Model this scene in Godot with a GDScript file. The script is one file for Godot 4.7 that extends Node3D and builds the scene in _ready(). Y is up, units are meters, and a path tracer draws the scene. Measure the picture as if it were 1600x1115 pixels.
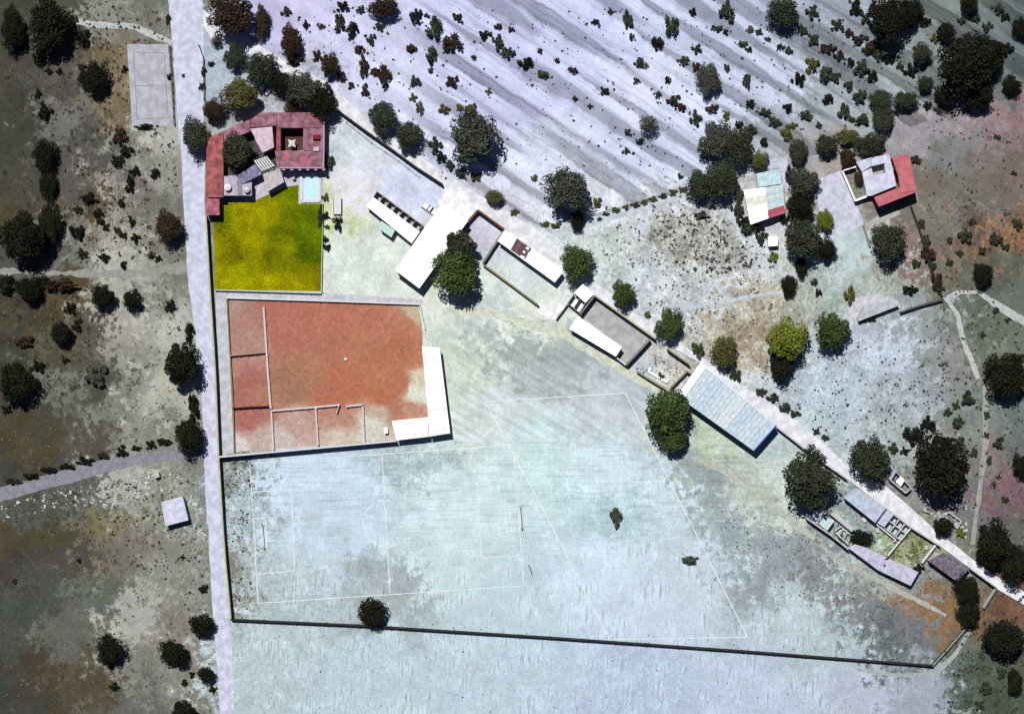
extends Node3D
# An aerial view straight down on a school or ranch compound in dry country.
# Positions were read off the photograph in its pixels; one pixel on the ground is 0.18 m
# (a football goal, 7.3 m, is about 40 pixels long). Image up is -z.
const S := 0.18
const H := 620.0            # height of the camera over the ground
const K := 1.88             # display brightness of a sunlit white surface of albedo 1

var taken := {}
var mats := {}
var tex := {}
var rng := RandomNumberGenerator.new()

# ---------------------------------------------------------------- helpers
func P(x: float, y: float, h := 0.0) -> Vector3:      # photo pixel + height -> metres
	var k := S * (1.0 - h / H)
	return Vector3((x - 800.0) * k, h, (y - 557.5) * k)

func P2(x: float, y: float, h := 0.0) -> Vector2:
	var v := P(x, y, h)
	return Vector2(v.x, v.z)

func poly(flat: Array, h := 0.0) -> PackedVector2Array:
	var r := PackedVector2Array()
	for i in range(0, flat.size(), 2):
		r.append(P2(flat[i], flat[i + 1], h))
	return r

func T(r: float, g: float, b: float) -> Color:        # colour as the sunlit photo shows it -> albedo
	var c := Color(r / 255.0, g / 255.0, b / 255.0).srgb_to_linear()
	c = Color(c.r / K, c.g / K, c.b / K)
	return c.linear_to_srgb()

func numbered(called: String) -> String:
	var n: int = taken.get(called, 0)
	taken[called] = n + 1
	return called if n == 0 else "%s_%03d" % [called, n]

func tag(o: Node3D, label: String, category: String, group := "") -> void:
	o.set_meta("label", label)
	o.set_meta("category", category)
	if group != "":
		o.set_meta("group", group)

func thing(called: String, label: String, category: String, at := Vector3.ZERO, group := "") -> Node3D:
	var o := Node3D.new()
	o.name = numbered(called)
	add_child(o)
	o.position = at
	tag(o, label, category, group)
	return o

func begin() -> SurfaceTool:
	var st := SurfaceTool.new()
	st.begin(Mesh.PRIMITIVE_TRIANGLES)
	return st

func tri(st: SurfaceTool, a: Vector3, b: Vector3, c: Vector3, n: Vector3) -> void:
	var f := (b - a).cross(c - a)
	if f.length_squared() < 1e-12:
		return
	if f.dot(n) > 0.0:
		var t := b
		b = c
		c = t
	f = (c - a).cross(b - a).normalized()
	st.set_normal(f); st.add_vertex(a)
	st.set_normal(f); st.add_vertex(b)
	st.set_normal(f); st.add_vertex(c)

func quad(st: SurfaceTool, a: Vector3, b: Vector3, c: Vector3, d: Vector3, n: Vector3) -> void:
	tri(st, a, b, c, n)
	tri(st, a, c, d, n)

func put(called: String, st: SurfaceTool, m: Material, parent: Node = null) -> MeshInstance3D:
	var o := MeshInstance3D.new()
	o.mesh = st.commit()
	o.material_override = m
	if parent == null:
		o.name = numbered(called)
		add_child(o)
	else:
		o.name = called
		parent.add_child(o, true)
	return o

func struct(called: String, st: SurfaceTool, m: Material, parent: Node = null) -> MeshInstance3D:
	var o := put(called, st, m, parent)
	if parent == null:
		o.set_meta("kind", "structure")
	return o

func prism(st: SurfaceTool, p: PackedVector2Array, y0: float, y1: float, off: Vector3, bevel := 0.0) -> void:
	if Geometry2D.is_polygon_clockwise(p):
		p = p.duplicate()
		p.reverse()
	var n := p.size()
	var c := Vector2.ZERO
	for v in p: c += v / n
	for i in n:
		var a := p[i]
		var b := p[(i + 1) % n]
		var d := (b - a).normalized()
		var nn := Vector3(d.y, 0, -d.x)
		quad(st, Vector3(a.x, y0, a.y) - off, Vector3(b.x, y0, b.y) - off, Vector3(b.x, y1 - bevel, b.y) - off, Vector3(a.x, y1 - bevel, a.y) - off, nn)
	var top := p
	if bevel > 0.0:
		var q := Geometry2D.offset_polygon(p, -bevel, Geometry2D.JOIN_MITER)
		if q.size() == 1 and q[0].size() == n:
			# match the vertices of the inner ring with the outer ring
			var r: PackedVector2Array = q[0]
			var best := 0
			var bd := 1e9
			for k in n:
				if r[k].distance_to(p[0]) < bd:
					bd = r[k].distance_to(p[0])
					best = k
			var rr := PackedVector2Array()
			for k in n: rr.append(r[(best + k) % n])
			top = rr
			for i in n:
				var j := (i + 1) % n
				quad(st, Vector3(p[i].x, y1 - bevel, p[i].y) - off, Vector3(p[j].x, y1 - bevel, p[j].y) - off, Vector3(rr[j].x, y1, rr[j].y) - off, Vector3(rr[i].x, y1, rr[i].y) - off, Vector3((p[i].x + p[j].x) / 2 - c.x, 2, (p[i].y + p[j].y) / 2 - c.y))
	var id := Geometry2D.triangulate_polygon(top)
	for i in range(0, id.size(), 3):
		var a := top[id[i]]
		var b := top[id[i + 1]]
		var e := top[id[i + 2]]
		tri(st, Vector3(a.x, y1, a.y) - off, Vector3(b.x, y1, b.y) - off, Vector3(e.x, y1, e.y) - off, Vector3.UP)
		tri(st, Vector3(a.x, y0, a.y) - off, Vector3(b.x, y0, b.y) - off, Vector3(e.x, y0, e.y) - off, Vector3.DOWN)

# a box whose foot runs from a to b (metres, seen from above), of the given thickness
func bar(st: SurfaceTool, a: Vector2, b: Vector2, thick: float, y0: float, y1: float, off: Vector3) -> void:
	var d := (b - a).normalized()
	var s := Vector2(-d.y, d.x) * thick * 0.5
	prism(st, PackedVector2Array([a - s, b - s, b + s, a + s]), y0, y1, off)

func tube(st: SurfaceTool, a: Vector3, b: Vector3, ra: float, rb: float, sides := 7) -> void:
	var d := (b - a).normalized()
	var u := d.cross(Vector3(0.31, 0.2, 0.93)).normalized()
	var v := d.cross(u)
	for i in sides:
		var t0 := TAU * i / sides
		var t1 := TAU * (i + 1) / sides
		var e0 := u * cos(t0) + v * sin(t0)
		var e1 := u * cos(t1) + v * sin(t1)
		quad(st, a + e0 * ra, a + e1 * ra, b + e1 * rb, b + e0 * rb, e0 + e1)
		tri(st, b, b + e0 * rb, b + e1 * rb, d)
		tri(st, a, a + e0 * ra, a + e1 * ra, -d)

func lathe(st: SurfaceTool, at: Vector3, prof: Array, sides := 14) -> void:   # prof: [r, y, r, y ...]
	for k in range(0, prof.size() - 2, 2):
		for i in sides:
			var t0 := TAU * i / sides
			var t1 := TAU * (i + 1) / sides
			var e0 := Vector3(cos(t0), 0, sin(t0))
			var e1 := Vector3(cos(t1), 0, sin(t1))
			var up := Vector3.UP * (1.0 if prof[k + 2] < prof[k] else 0.0)
			quad(st, at + e0 * prof[k] + Vector3(0, prof[k + 1], 0), at + e1 * prof[k] + Vector3(0, prof[k + 1], 0), at + e1 * prof[k + 2] + Vector3(0, prof[k + 3], 0), at + e0 * prof[k + 2] + Vector3(0, prof[k + 3], 0), e0 + e1 + up)

# a sheet on the ground with worn, uneven edges
func sheet(p: PackedVector2Array, y: float, rough := 0.25, step := 1.2, sd := 1) -> SurfaceTool:
	var st := begin()
	var nz := FastNoiseLite.new()
	nz.seed = sd
	nz.frequency = 0.13
	var q := PackedVector2Array()
	for i in p.size():
		var a := p[i]
		var b := p[(i + 1) % p.size()]
		var n: int = max(1, int(a.distance_to(b) / step)) if rough > 0.0 else 1
		var s := (b - a).normalized().orthogonal()
		for k in n:
			var v := a.lerp(b, float(k) / n)
			if k > 0:
				v += s * (nz.get_noise_2d(v.x, v.y) * 1.6 + nz.get_noise_2d(v.x * 4 + 50, v.y * 4)) * rough
			q.append(v)
	var id := Geometry2D.triangulate_polygon(q)
	for i in range(0, id.size(), 3):
		tri(st, Vector3(q[id[i]].x, y, q[id[i]].y), Vector3(q[id[i + 1]].x, y, q[id[i + 1]].y), Vector3(q[id[i + 2]].x, y, q[id[i + 2]].y), Vector3.UP)
	return st

# ---------------------------------------------------------------- materials
func grey_texture(called: String, freq: float, lo: float, hi: float, sd: int, oct: int) -> void:
	var nz := FastNoiseLite.new()
	nz.seed = sd
	nz.noise_type = FastNoiseLite.TYPE_SIMPLEX_SMOOTH
	nz.frequency = freq
	nz.fractal_octaves = oct
	nz.fractal_gain = 0.62
	var im := nz.get_seamless_image(512, 512)
	im.convert(Image.FORMAT_RGB8)
	var d := im.get_data()
	for i in d.size():
		d[i] = int(255.0 * lerpf(lo, hi, smoothstep(0.15, 0.85, d[i] / 255.0)))
	tex[called] = ImageTexture.create_from_image(Image.create_from_data(512, 512, false, Image.FORMAT_RGB8, d))

func make_textures() -> void:
	grey_texture("fine", 0.03, 0.80, 1.0, 3, 5)
	grey_texture("blotch", 0.012, 0.70, 1.0, 8, 5)
	grey_texture("stain", 0.012, 0.87, 1.0, 21, 6)
	var nz := FastNoiseLite.new()
	nz.seed = 5
	nz.frequency = 0.05
	nz.fractal_octaves = 5
	var im := nz.get_seamless_image(512, 512)
	im.convert(Image.FORMAT_RGBA8)
	im.bump_map_to_normal_map(2.5)
	tex["bump"] = ImageTexture.create_from_image(im)

func mat(called: String, c: Color, texture := "fine", scale := 0.08, rough := 0.9) -> StandardMaterial3D:
	if mats.has(called):
		return mats[called]
	var m := StandardMaterial3D.new()
	m.albedo_color = c
	m.roughness = rough
	m.metallic_specular = 0.2 if rough > 0.5 else 0.5
	if texture != "":
		m.albedo_texture = tex[texture]
		m.uv1_triplanar = true
		m.uv1_world_triplanar = true
		m.uv1_scale = Vector3.ONE * scale
	mats[called] = m
	return m

func leaf_mat(called: String, c: Color) -> StandardMaterial3D:
	var m := StandardMaterial3D.new()
	m.albedo_color = c
	m.vertex_color_use_as_albedo = true
	m.roughness = 0.85
	m.metallic_specular = 0.08
	m.cull_mode = BaseMaterial3D.CULL_DISABLED
	mats[called] = m
	return m

# a colour map over a stretch of ground: soil, grass and clay tones read at many spots, some carrying lens shading, their borders broken up by noise
func tone_map(x0: float, y0: float, x1: float, y1: float, per_px: float, pts: Array, cell: float, warp: float, grain: float, clump: float, sd: int, ground := false, soft := 0.0, tint := Vector2.ONE) -> ImageTexture:
	var lw := int((x1 - x0) / cell) + 1
	var lh := int((y1 - y0) / cell) + 1
	var n := pts.size()
	var px := PackedFloat32Array(); var py := PackedFloat32Array()
	var pr := PackedFloat32Array(); var pg := PackedFloat32Array(); var pb := PackedFloat32Array(); var ps := PackedFloat32Array()
	for q in pts:
		px.append(q[0]); py.append(q[1]); pr.append(q[2]); pg.append(q[3]); pb.append(q[4])
		ps.append(q[5] if q.size() > 5 else 0.3)
	var lo := PackedByteArray()
	lo.resize(lw * lh * 4)
	for j in lh:
		var y := y0 + (j + 0.5) * cell
		for i in lw:
			var x := x0 + (i + 0.5) * cell
			var r := 0.0; var g := 0.0; var b := 0.0; var s := 0.0; var ws := 0.0
			for k in n:
				var dx := px[k] - x
				var dy := py[k] - y
				var d := dx * dx + dy * dy + 60.0
				var w := 1e9 / (d * d * d)
				r += pr[k] * w; g += pg[k] * w; b += pb[k] * w; s += ps[k] * w; ws += w
			var o := (j * lw + i) * 4
			lo[o] = int(r / ws); lo[o + 1] = int(g / ws); lo[o + 2] = int(b / ws); lo[o + 3] = int(255.0 * minf(1.0, s / ws))
	var im := Image.create_from_data(lw, lh, false, Image.FORMAT_RGBA8, lo)
	var w := int((x1 - x0) * per_px)
	var h := int((y1 - y0) * per_px)
	im.resize(w, h, Image.INTERPOLATE_CUBIC)
	var src := im.get_data()
	var out := PackedByteArray()
	out.resize(w * h * 3)
	var lut := PackedByteArray()
	for i in 256:
		lut.append(int(round(255.0 * T(i, i, i).r)))
	var n1 := FastNoiseLite.new(); n1.seed = sd; n1.frequency = 0.012; n1.fractal_octaves = 6; n1.fractal_gain = 0.6
	var n2 := FastNoiseLite.new(); n2.seed = sd + 1; n2.frequency = 0.018; n2.fractal_octaves = 5; n2.fractal_gain = 0.7
	var n3 := FastNoiseLite.new(); n3.seed = sd + 2; n3.frequency = 0.26; n3.fractal_octaves = 3; n3.fractal_gain = 0.7
	var n4 := FastNoiseLite.new(); n4.seed = sd + 3; n4.frequency = 0.13; n4.fractal_octaves = 3
	var nb := FastNoiseLite.new(); nb.seed = sd + 4; nb.frequency = 1.0; nb.fractal_octaves = 2
	for j in h:
		var y := y0 + (j + 0.5) / per_px
		for i in w:
			var x := x0 + (i + 0.5) / per_px
			var f3 := n3.get_noise_2d(x, y)
			var wx := x + warp * 2.2 * n1.get_noise_2d(x, y) + warp * 0.25 * f3
			var wy := y + warp * 2.2 * n1.get_noise_2d(x + 911, y - 377) + warp * 0.25 * f3
			var si := clampi(int((wx - x0) * per_px), 0, w - 1)
			var sj := clampi(int((wy - y0) * per_px), 0, h - 1)
			var mid := n2.get_noise_2d(x, y)
			if ground:
				# neighbouring soils lie mixed in ragged patches
				var pick := n4.get_noise_2d(x * 0.45 + 700.0, y * 0.45) + 0.5 * f3
				if pick > 0.06:
					si = clampi(int((wx + 75.0 * mid + 14.0 - x0) * per_px), 0, w - 1)
					sj = clampi(int((wy + 75.0 * n2.get_noise_2d(x - 400.0, y + 90.0) - y0) * per_px), 0, h - 1)
				elif pick < -0.22:
					si = clampi(int((wx - 60.0 * mid - 22.0 - x0) * per_px), 0, w - 1)
					sj = clampi(int((wy + 12.0 - y0) * per_px), 0, h - 1)
			var o := (sj * w + si) * 4
			var scrub := src[o + 3] / 255.0
			var m := 1.0 + (0.34 + scrub) * (grain * f3 + clump * mid) + 0.22 * scrub * smoothstep(0.12, 0.4, n4.get_noise_2d(x * 0.6 - 300.0, y * 0.6))
			var dark := smoothstep(0.16, 0.5, n4.get_noise_2d(x, y) * 0.8 + 0.55 * f3) * scrub * 0.5
			if ground:
				if y < 168.0 + (x - 528.0) * 0.69 and y < 366.0 - (x - 862.0) * 0.3 and x > 330.0 and y < 330.0 - (x - 1050.0) * 0.35:
					# ploughed bands of the terraced field, running down to the right
					var u := -0.55 * x + 0.835 * y + 5.0 * mid
					var v := 0.835 * x + 0.55 * y
					var side := smoothstep(600.0, 720.0, x + 60.0 * mid)
					var bands := nb.get_noise_2d(u * 0.028, v * 0.0014)
					var fine := nb.get_noise_2d(u * 0.15, v * 0.005 + 70.0)
					m *= 1.0 - side * (0.22 * smoothstep(-0.05, 0.25, bands) + 0.10 * smoothstep(0.15, 0.5, fine)) + 0.05 * smoothstep(0.0, 0.3, -bands)
				elif y > 690.0 and x > 375.0 and x < 1480.0:
					var low := smoothstep(780.0, 930.0, y + 90.0 * n1.get_noise_2d(x * 1.7, y * 1.7))
					var st := nb.get_noise_2d((x + y * 0.05) * 0.24, y * 0.018)
					m *= 1.0 - 0.20 * low * smoothstep(0.18, 0.5, st + 0.25 * f3) * smoothstep(-0.25, 0.3, mid) + 0.03 * st
					var hz := nb.get_noise_2d(x * 0.012 + 9.0, y * 0.16)
					m *= 1.0 - 0.07 * (1.0 - low) * smoothstep(0.1, 0.5, hz)
				elif x > 700.0 and y > 480.0 and x < 1100.0:
					var u2 := -0.5 * x + 0.86 * y
					m *= 1.0 + 0.09 * nb.get_noise_2d(u2 * 0.07, (x + y) * 0.006)
			var q := (j * w + i) * 3
			var sf := soft if src[o] > src[o + 2] else 0.0
			var lum := 0.333 * (src[o] + src[o + 1] + src[o + 2]) * sf
			out[q] = lut[clampi(int((src[o] * (1.0 - sf) + lum) * tint.x * m * (1.0 - dark) + 14.0 * dark), 0, 255)]
			out[q + 1] = lut[clampi(int((src[o + 1] * (1.0 - sf) + lum) * m * (1.0 - dark) + 18.0 * dark), 0, 255)]
			out[q + 2] = lut[clampi(int((src[o + 2] * (1.0 - sf) + lum) * tint.y * m * (1.0 - dark * 1.1) + 12.0 * dark), 0, 255)]
	return ImageTexture.create_from_image(Image.create_from_data(w, h, false, Image.FORMAT_RGB8, out))

# a flat piece of ground that carries a tone map
func mapped_sheet(p: PackedVector2Array, y: float, x0: float, y0: float, x1: float, y1: float) -> SurfaceTool:
	var st := begin()
	var id := Geometry2D.triangulate_polygon(p)
	var a := P2(x0, y0)
	var b := P2(x1, y1)
	for i in range(0, id.size(), 3):
		var q := [p[id[i]], p[id[i + 1]], p[id[i + 2]]]
		if (q[1] - q[0]).cross(q[2] - q[0]) < 0.0:
			q = [q[0], q[2], q[1]]
		for v: Vector2 in q:
			st.set_normal(Vector3.UP)
			st.set_uv((v - a) / (b - a))
			st.add_vertex(Vector3(v.x, y, v.y))
	return st

# ---------------------------------------------------------------- builders
# upright wall openings on the edge a-b of a building, drawn as real frames and panes set on the wall
func openings(root: Node3D, a: Vector2, b: Vector2, out: Vector2, h: float, off: Vector3, with_door: bool) -> void:
	var l := a.distance_to(b)
	var n := int(l / 3.6)
	if n < 1 or h < 2.4:
		return
	var d := (b - a).normalized()
	for i in n:
		var c := a + d * (l * (i + 0.5) / n) + out * 0.02
		if with_door and i == n / 2:
			var st := begin()
			bar(st, c - d * 0.5, c + d * 0.5, 0.08, 0.02, 2.1, off)
			var o := put("door", st, mat("door_wood", Color(0.28, 0.2, 0.15), "fine", 0.3), root)
			st = begin()
			tube(st, Vector3(c.x + d.x * 0.38 + out.x * 0.05, 1.0, c.y + d.y * 0.38 + out.y * 0.05) - off, Vector3(c.x + d.x * 0.38 + out.x * 0.11, 1.0, c.y + d.y * 0.38 + out.y * 0.11) - off, 0.03, 0.03, 6)
			put("handle", st, mat("steel", Color(0.6, 0.6, 0.6), "", 1.0, 0.4), o)
		else:
			var st := begin()
			bar(st, c - d * 0.65, c + d * 0.65, 0.08, 1.05, 1.13, off)
			bar(st, c - d * 0.65, c + d * 0.65, 0.08, 2.07, 2.15, off)
			for s in [-0.61, 0.0, 0.61]:
				bar(st, c + d * (s - 0.03), c + d * (s + 0.03), 0.075, 1.13, 2.07, off)
			var o := put("window", st, mat("steel", Color(0.6, 0.6, 0.6), "", 1.0, 0.4), root)
			st = begin()
			bar(st, c - d * 0.6, c + d * 0.6, 0.04, 1.13, 2.07, off)
			put("pane", st, mat("glass", Color(0.06, 0.08, 0.1), "", 1.0, 0.08), o)

# a body of walls under one flat roof slab; flat: outline of the roof in photo pixels
func wing(root: Node3D, flat: Array, h: float, wall_m: Material, roof_m: Material, eave := 0.22, parapet := 0.0, open := true, parapet_m: Material = null) -> PackedVector2Array:
	var off := root.position
	var p := poly(flat, h)
	if Geometry2D.is_polygon_clockwise(p):
		p.reverse()
	var q := p
	if eave > 0.0:
		var w := Geometry2D.offset_polygon(p, -eave, Geometry2D.JOIN_MITER)
		if w.size() > 0:
			q = w[0]
	var st := begin()
	prism(st, q, 0.0, h - 0.16, off)
	put("wall", st, wall_m, root)
	st = begin()
	prism(st, p, h - 0.157, h, off, 0.04)
	put("roof", st, roof_m, root)
	if parapet > 0.0:
		st = begin()
		var inner := Geometry2D.offset_polygon(p, -0.14, Geometry2D.JOIN_MITER)
		if inner.size() > 0:
			var r: PackedVector2Array = inner[0]
			for i in r.size():
				bar(st, r[i], r[(i + 1) % r.size()], 0.2 - 0.003 * (i % 2), h + 0.002 * (i % 3), h + parapet + 0.004 * (i % 2), off)
			put("parapet", st, parapet_m if parapet_m else wall_m, root)
	if open:
		var best := -1
		var bl := 0.0
		for i in q.size():
			var l := q[i].distance_to(q[(i + 1) % q.size()])
			if l > bl:
				bl = l
				best = i
		for i in q.size():
			var a := q[i]
			var b := q[(i + 1) % q.size()]
			var d := (b - a).normalized()
			openings(root, a, b, Vector2(d.y, -d.x), h, off, i == best)
	return p

func building(called: String, label: String, flat: Array, h: float, wall_m: Material, roof_m: Material, eave := 0.22, parapet := 0.0, group := "") -> Node3D:
	var c := Vector2.ZERO
	for i in range(0, flat.size(), 2):
		c += Vector2(flat[i], flat[i + 1]) / (flat.size() / 2.0)
	var root := thing(called, label, "building", P(c.x, c.y), group)
	wing(root, flat, h, wall_m, roof_m, eave, parapet)
	return root

# sheets of roofing laid side by side over the quad a b c d (a-b is the edge they are counted along)
func sheets(root: Node3D, corner: Array, n: int, m: Array, called := "roof_panel", lift := 0.02) -> void:
	var off := root.position
	for i in n:
		var t0 := float(i) / n
		var t1 := float(i + 1) / n
		var a: Vector3 = corner[0].lerp(corner[1], t0)
		var b: Vector3 = corner[0].lerp(corner[1], t1)
		var c: Vector3 = corner[3].lerp(corner[2], t1)
		var d: Vector3 = corner[3].lerp(corner[2], t0)
		var g := 0.02 / maxf(0.3, a.distance_to(b))
		var a2 := a.lerp(b, g); var b2 := b.lerp(a, g); var c2 := c.lerp(d, g); var d2 := d.lerp(c, g)
		var y := Vector3.UP * (lift + 0.035 + 0.012 * ((i * 7) % 3))
		var yb := Vector3.UP * lift
		var st := begin()
		# a slightly crowned sheet with a rib along each side
		var r0 := 0.08
		var prev_a := a2 + y * 1.0
		var prev_d := d2 + y
		for s: Array in [[0.06, 0.035], [0.12, 0.0], [0.5, 0.01], [0.88, 0.0], [0.94, 0.035], [1.0, 0.0]]:
			var na: Vector3 = a2.lerp(b2, s[0]) + y + Vector3.UP * s[1]
			var nd: Vector3 = d2.lerp(c2, s[0]) + y + Vector3.UP * s[1]
			quad(st, prev_a - off, na - off, nd - off, prev_d - off, Vector3.UP)
			prev_a = na
			prev_d = nd
		for e in [[a2, b2], [b2, c2], [c2, d2], [d2, a2]]:
			var o3: Vector3 = (e[0] + e[1]) * 0.5 - (a2 + c2) * 0.5
			quad(st, e[0] + yb - off, e[1] + yb - off, e[1] + y - off, e[0] + y - off, o3)
		put(called, st, m[(i * 5 + i / 3) % m.size()], root)

# a free-standing wall along photo points, with a coping and pillars
func wall(called: String, label: String, flat: Array, h: float, thick: float, m: Material, cap_m: Material, gap := 0.0, category := "wall", group := "") -> Node3D:
	var p := poly(flat, h)
	var root := thing(called, label, category, Vector3(p[0].x, 0, p[0].y), group)
	var off := root.position
	for i in p.size() - 1:
		var a := p[i]
		var b := p[i + 1]
		var d := (b - a).normalized()
		var st := begin()
		bar(st, a, b, thick, 0.0, h - 0.08, off)
		put("wall_section", st, m, root)
		st = begin()
		bar(st, a - d * 0.05, b + d * 0.05, thick + 0.08 + 0.006 * (i % 2), h - 0.078, h + 0.003 * (i % 2), off)
		put("coping", st, cap_m, root)
		if gap > 0.0:
			var n: int = max(1, int(round(a.distance_to(b) / gap)))
			for k in n + 1:
				if k == n and i < p.size() - 2:
					continue
				var v := a.lerp(b, float(k) / n)
				st = begin()
				bar(st, v - d * (thick * 0.5 + 0.06), v + d * (thick * 0.5 + 0.06), thick + 0.16, 0.0, h + 0.14, off)
				put("pillar", st, m, root)
	return root

# a rail fence: posts and rails along photo points
func fence(called: String, label: String, flat: Array, h: float, m: Material, gap: float, rails: int, thick := 0.12, category := "fence", group := "") -> Node3D:
	var p := poly(flat, h)
	var root := thing(called, label, category, Vector3(p[0].x, 0, p[0].y), group)
	var off := root.position
	for i in p.size() - 1:
		var a := p[i]
		var b := p[i + 1]
		var d := (b - a).normalized()
		for k in rails:
			var st := begin()
			var y := h * (k + 1.0) / rails - 0.06
			bar(st, a, b, thick, y - 0.09, y, off)
			put("rail", st, m, root)
		var n: int = max(1, int(round(a.distance_to(b) / gap)))
		for k in n + 1:
			if k == n and i < p.size() - 2:
				continue
			var v := a.lerp(b, float(k) / n)
			var st := begin()
			bar(st, v - d * thick * 0.7, v + d * thick * 0.7, thick * 1.5, 0.0, h + 0.08, off)
			put("post", st, m, root)
	return root

# ---------------------------------------------------------------- trees and shrubs
var crowns := []
var trunks := []
var shrub_crowns := []
var shrub_stems: Mesh

func leaf(st: SurfaceTool, at: Vector3, size: float, out: Vector3, tone: Color) -> void:
	var n := (out.normalized() * 0.8 + Vector3(rng.randf_range(-1, 1), rng.randf_range(-0.6, 1), rng.randf_range(-1, 1))).normalized()
	var u := n.cross(Vector3(rng.randf_range(-1, 1), rng.randf_range(-1, 1), rng.randf_range(-1, 1))).normalized()
	var v := n.cross(u)
	var l := size * rng.randf_range(0.8, 1.35)
	var a := at - u * l
	var b := at + v * l * 0.62 + n * l * 0.15
	var c := at + u * l
	var d := at - v * l * 0.62 + n * l * 0.15
	st.set_color(tone)
	tri(st, a, b, c, n)
	tri(st, a, c, d, n)

func crown_mesh(sd: int, clumps: int, leaves: int, size: float, flat_y: float, open: float, wild := 1.0) -> Mesh:
	rng.seed = sd
	var st := begin()
	var cs := []
	cs.append([Vector3(0, 0.05, 0), 0.55 / wild])
	for i in clumps:
		var t := TAU * (i * 0.381966) + rng.randf_range(-0.35, 0.35)
		var r := sqrt((i + 0.6) / clumps) * 0.74 * wild * rng.randf_range(1.0 - 0.16 * wild * wild, 1.0 + 0.16 * wild)
		var y := (1.0 - r * r) * flat_y * 0.75 - 0.28 * flat_y + rng.randf_range(-0.14, 0.14)
		cs.append([Vector3(cos(t) * r, y, sin(t) * r), rng.randf_range(0.2, 0.34) * (1.0 if i % 3 else 1.2)])
	var tones := []
	for c in cs:
		tones.append(rng.randf_range(0.75, 1.3))
	for i in leaves:
		var k := rng.randi_range(0, cs.size() - 1)
		var c: Vector3 = cs[k][0]
		var rad: float = cs[k][1]
		var dir := Vector3(rng.randfn(), rng.randfn() * 0.9, rng.randfn()).normalized()
		var rr := rad * lerpf(open, 1.06, pow(rng.randf(), 0.45))
		var s: float = tones[k] * rng.randf_range(0.65, 1.4)
		var warm := rng.randf_range(0.9, 1.15)
		leaf(st, c + dir * rr, size, dir, Color(minf(1.0, 0.62 * s * warm), minf(1.0, 0.66 * s), minf(1.0, 0.6 * s / warm)))
	return st.commit()

func trunk_mesh(sd: int) -> Mesh:
	rng.seed = sd
	var st := begin()
	var top := Vector3(rng.randf_range(-0.05, 0.05), 0.62, rng.randf_range(-0.05, 0.05))
	tube(st, Vector3.ZERO, Vector3(top.x * 0.4, 0.3, top.z * 0.4), 0.085, 0.062, 8)
	tube(st, Vector3(top.x * 0.4, 0.3, top.z * 0.4), top, 0.062, 0.05, 8)
	for i in 6:
		var t := TAU * i / 6.0 + rng.randf_range(-0.3, 0.3)
		var a := top.lerp(Vector3(top.x, 0.45, top.z), rng.randf())
		var b := Vector3(cos(t) * 0.3, 0.8 + rng.randf_range(-0.05, 0.1), sin(t) * 0.3)
		var c := Vector3(cos(t) * 0.6, 1.0 + rng.randf_range(-0.1, 0.2), sin(t) * 0.6)
		tube(st, a, b, 0.035, 0.024, 6)
		tube(st, b, c, 0.024, 0.008, 5)
	tube(st, top, Vector3(top.x, 1.25, top.z), 0.05, 0.015, 6)
	return st.commit()

func make_plants() -> void:
	leaf_mat("dark", Color(0.046, 0.054, 0.038).linear_to_srgb())
	leaf_mat("black", Color(0.017, 0.018, 0.013).linear_to_srgb())  # darker copy of the leaf colour, with lens shading put into it
	leaf_mat("green", Color(0.062, 0.088, 0.032).linear_to_srgb())
	leaf_mat("yellow", Color(0.15, 0.175, 0.028).linear_to_srgb())
	leaf_mat("olive", Color(0.105, 0.105, 0.040).linear_to_srgb())
	leaf_mat("brown", Color(0.046, 0.030, 0.024).linear_to_srgb())
	leaf_mat("grey", Color(0.070, 0.076, 0.066).linear_to_srgb())
	mat("bark", Color(0.16, 0.12, 0.09).linear_to_srgb(), "fine", 0.5)
	for i in 7:
		crowns.append(crown_mesh(100 + i, 20 + 2 * i, 5200, 0.052, 0.85, 0.25))
	for i in 2:
		crowns.append(crown_mesh(140 + i, 24, 2300, 0.05, 0.85, 0.5))       # thin crowns, 7 and 8
	for i in 4:
		trunks.append(trunk_mesh(200 + i))
	for i in 5:
		shrub_crowns.append(crown_mesh(300 + i, 6 + i, 620, 0.13, 0.8, 0.2, 1.3))
	rng.seed = 12
	var st := begin()
	for i in 7:
		var t := TAU * i / 7.0
		tube(st, Vector3(cos(t) * 0.08, 0, sin(t) * 0.08), Vector3(cos(t) * 0.5, 0.55 + 0.1 * (i % 3), sin(t) * 0.5), 0.035, 0.012, 5)
	shrub_stems = st.commit()

var made := 0
# x, y, rx, ry: the crown in photo pixels
func tree(label: String, x: float, y: float, rx: float, ry: float, kind := "dark", group := "", variant := -1, called := "tree") -> Node3D:
	var r := S * minf(rx, ry) * 1.02
	var root := thing(called, label, "tree", P(x - 0.05 * rx, y - 0.14 * ry, r), group)
	root.position.y = 0
	made += 1
	var v := variant if variant >= 0 else (made * 5) % 7
	# the root stays unscaled; meshes carry the size
	var sx := S * rx * 1.04
	var sz := S * ry * 0.99
	var turn := made * 2.39996
	var t := MeshInstance3D.new()
	t.name = "trunk"
	t.mesh = trunks[made % 4]
	t.material_override = mats["bark"]
	t.basis = Basis.from_scale(Vector3(r, r, r)) * Basis(Vector3.UP, turn)
	root.add_child(t)
	var c := MeshInstance3D.new()
	c.name = "crown"
	c.mesh = crowns[v]
	c.material_override = mats[kind]
	c.position.y = r * 0.98
	c.basis = Basis.from_scale(Vector3(sx, r, sz)) * Basis(Vector3.UP, turn)
	root.add_child(c)
	return root

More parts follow.
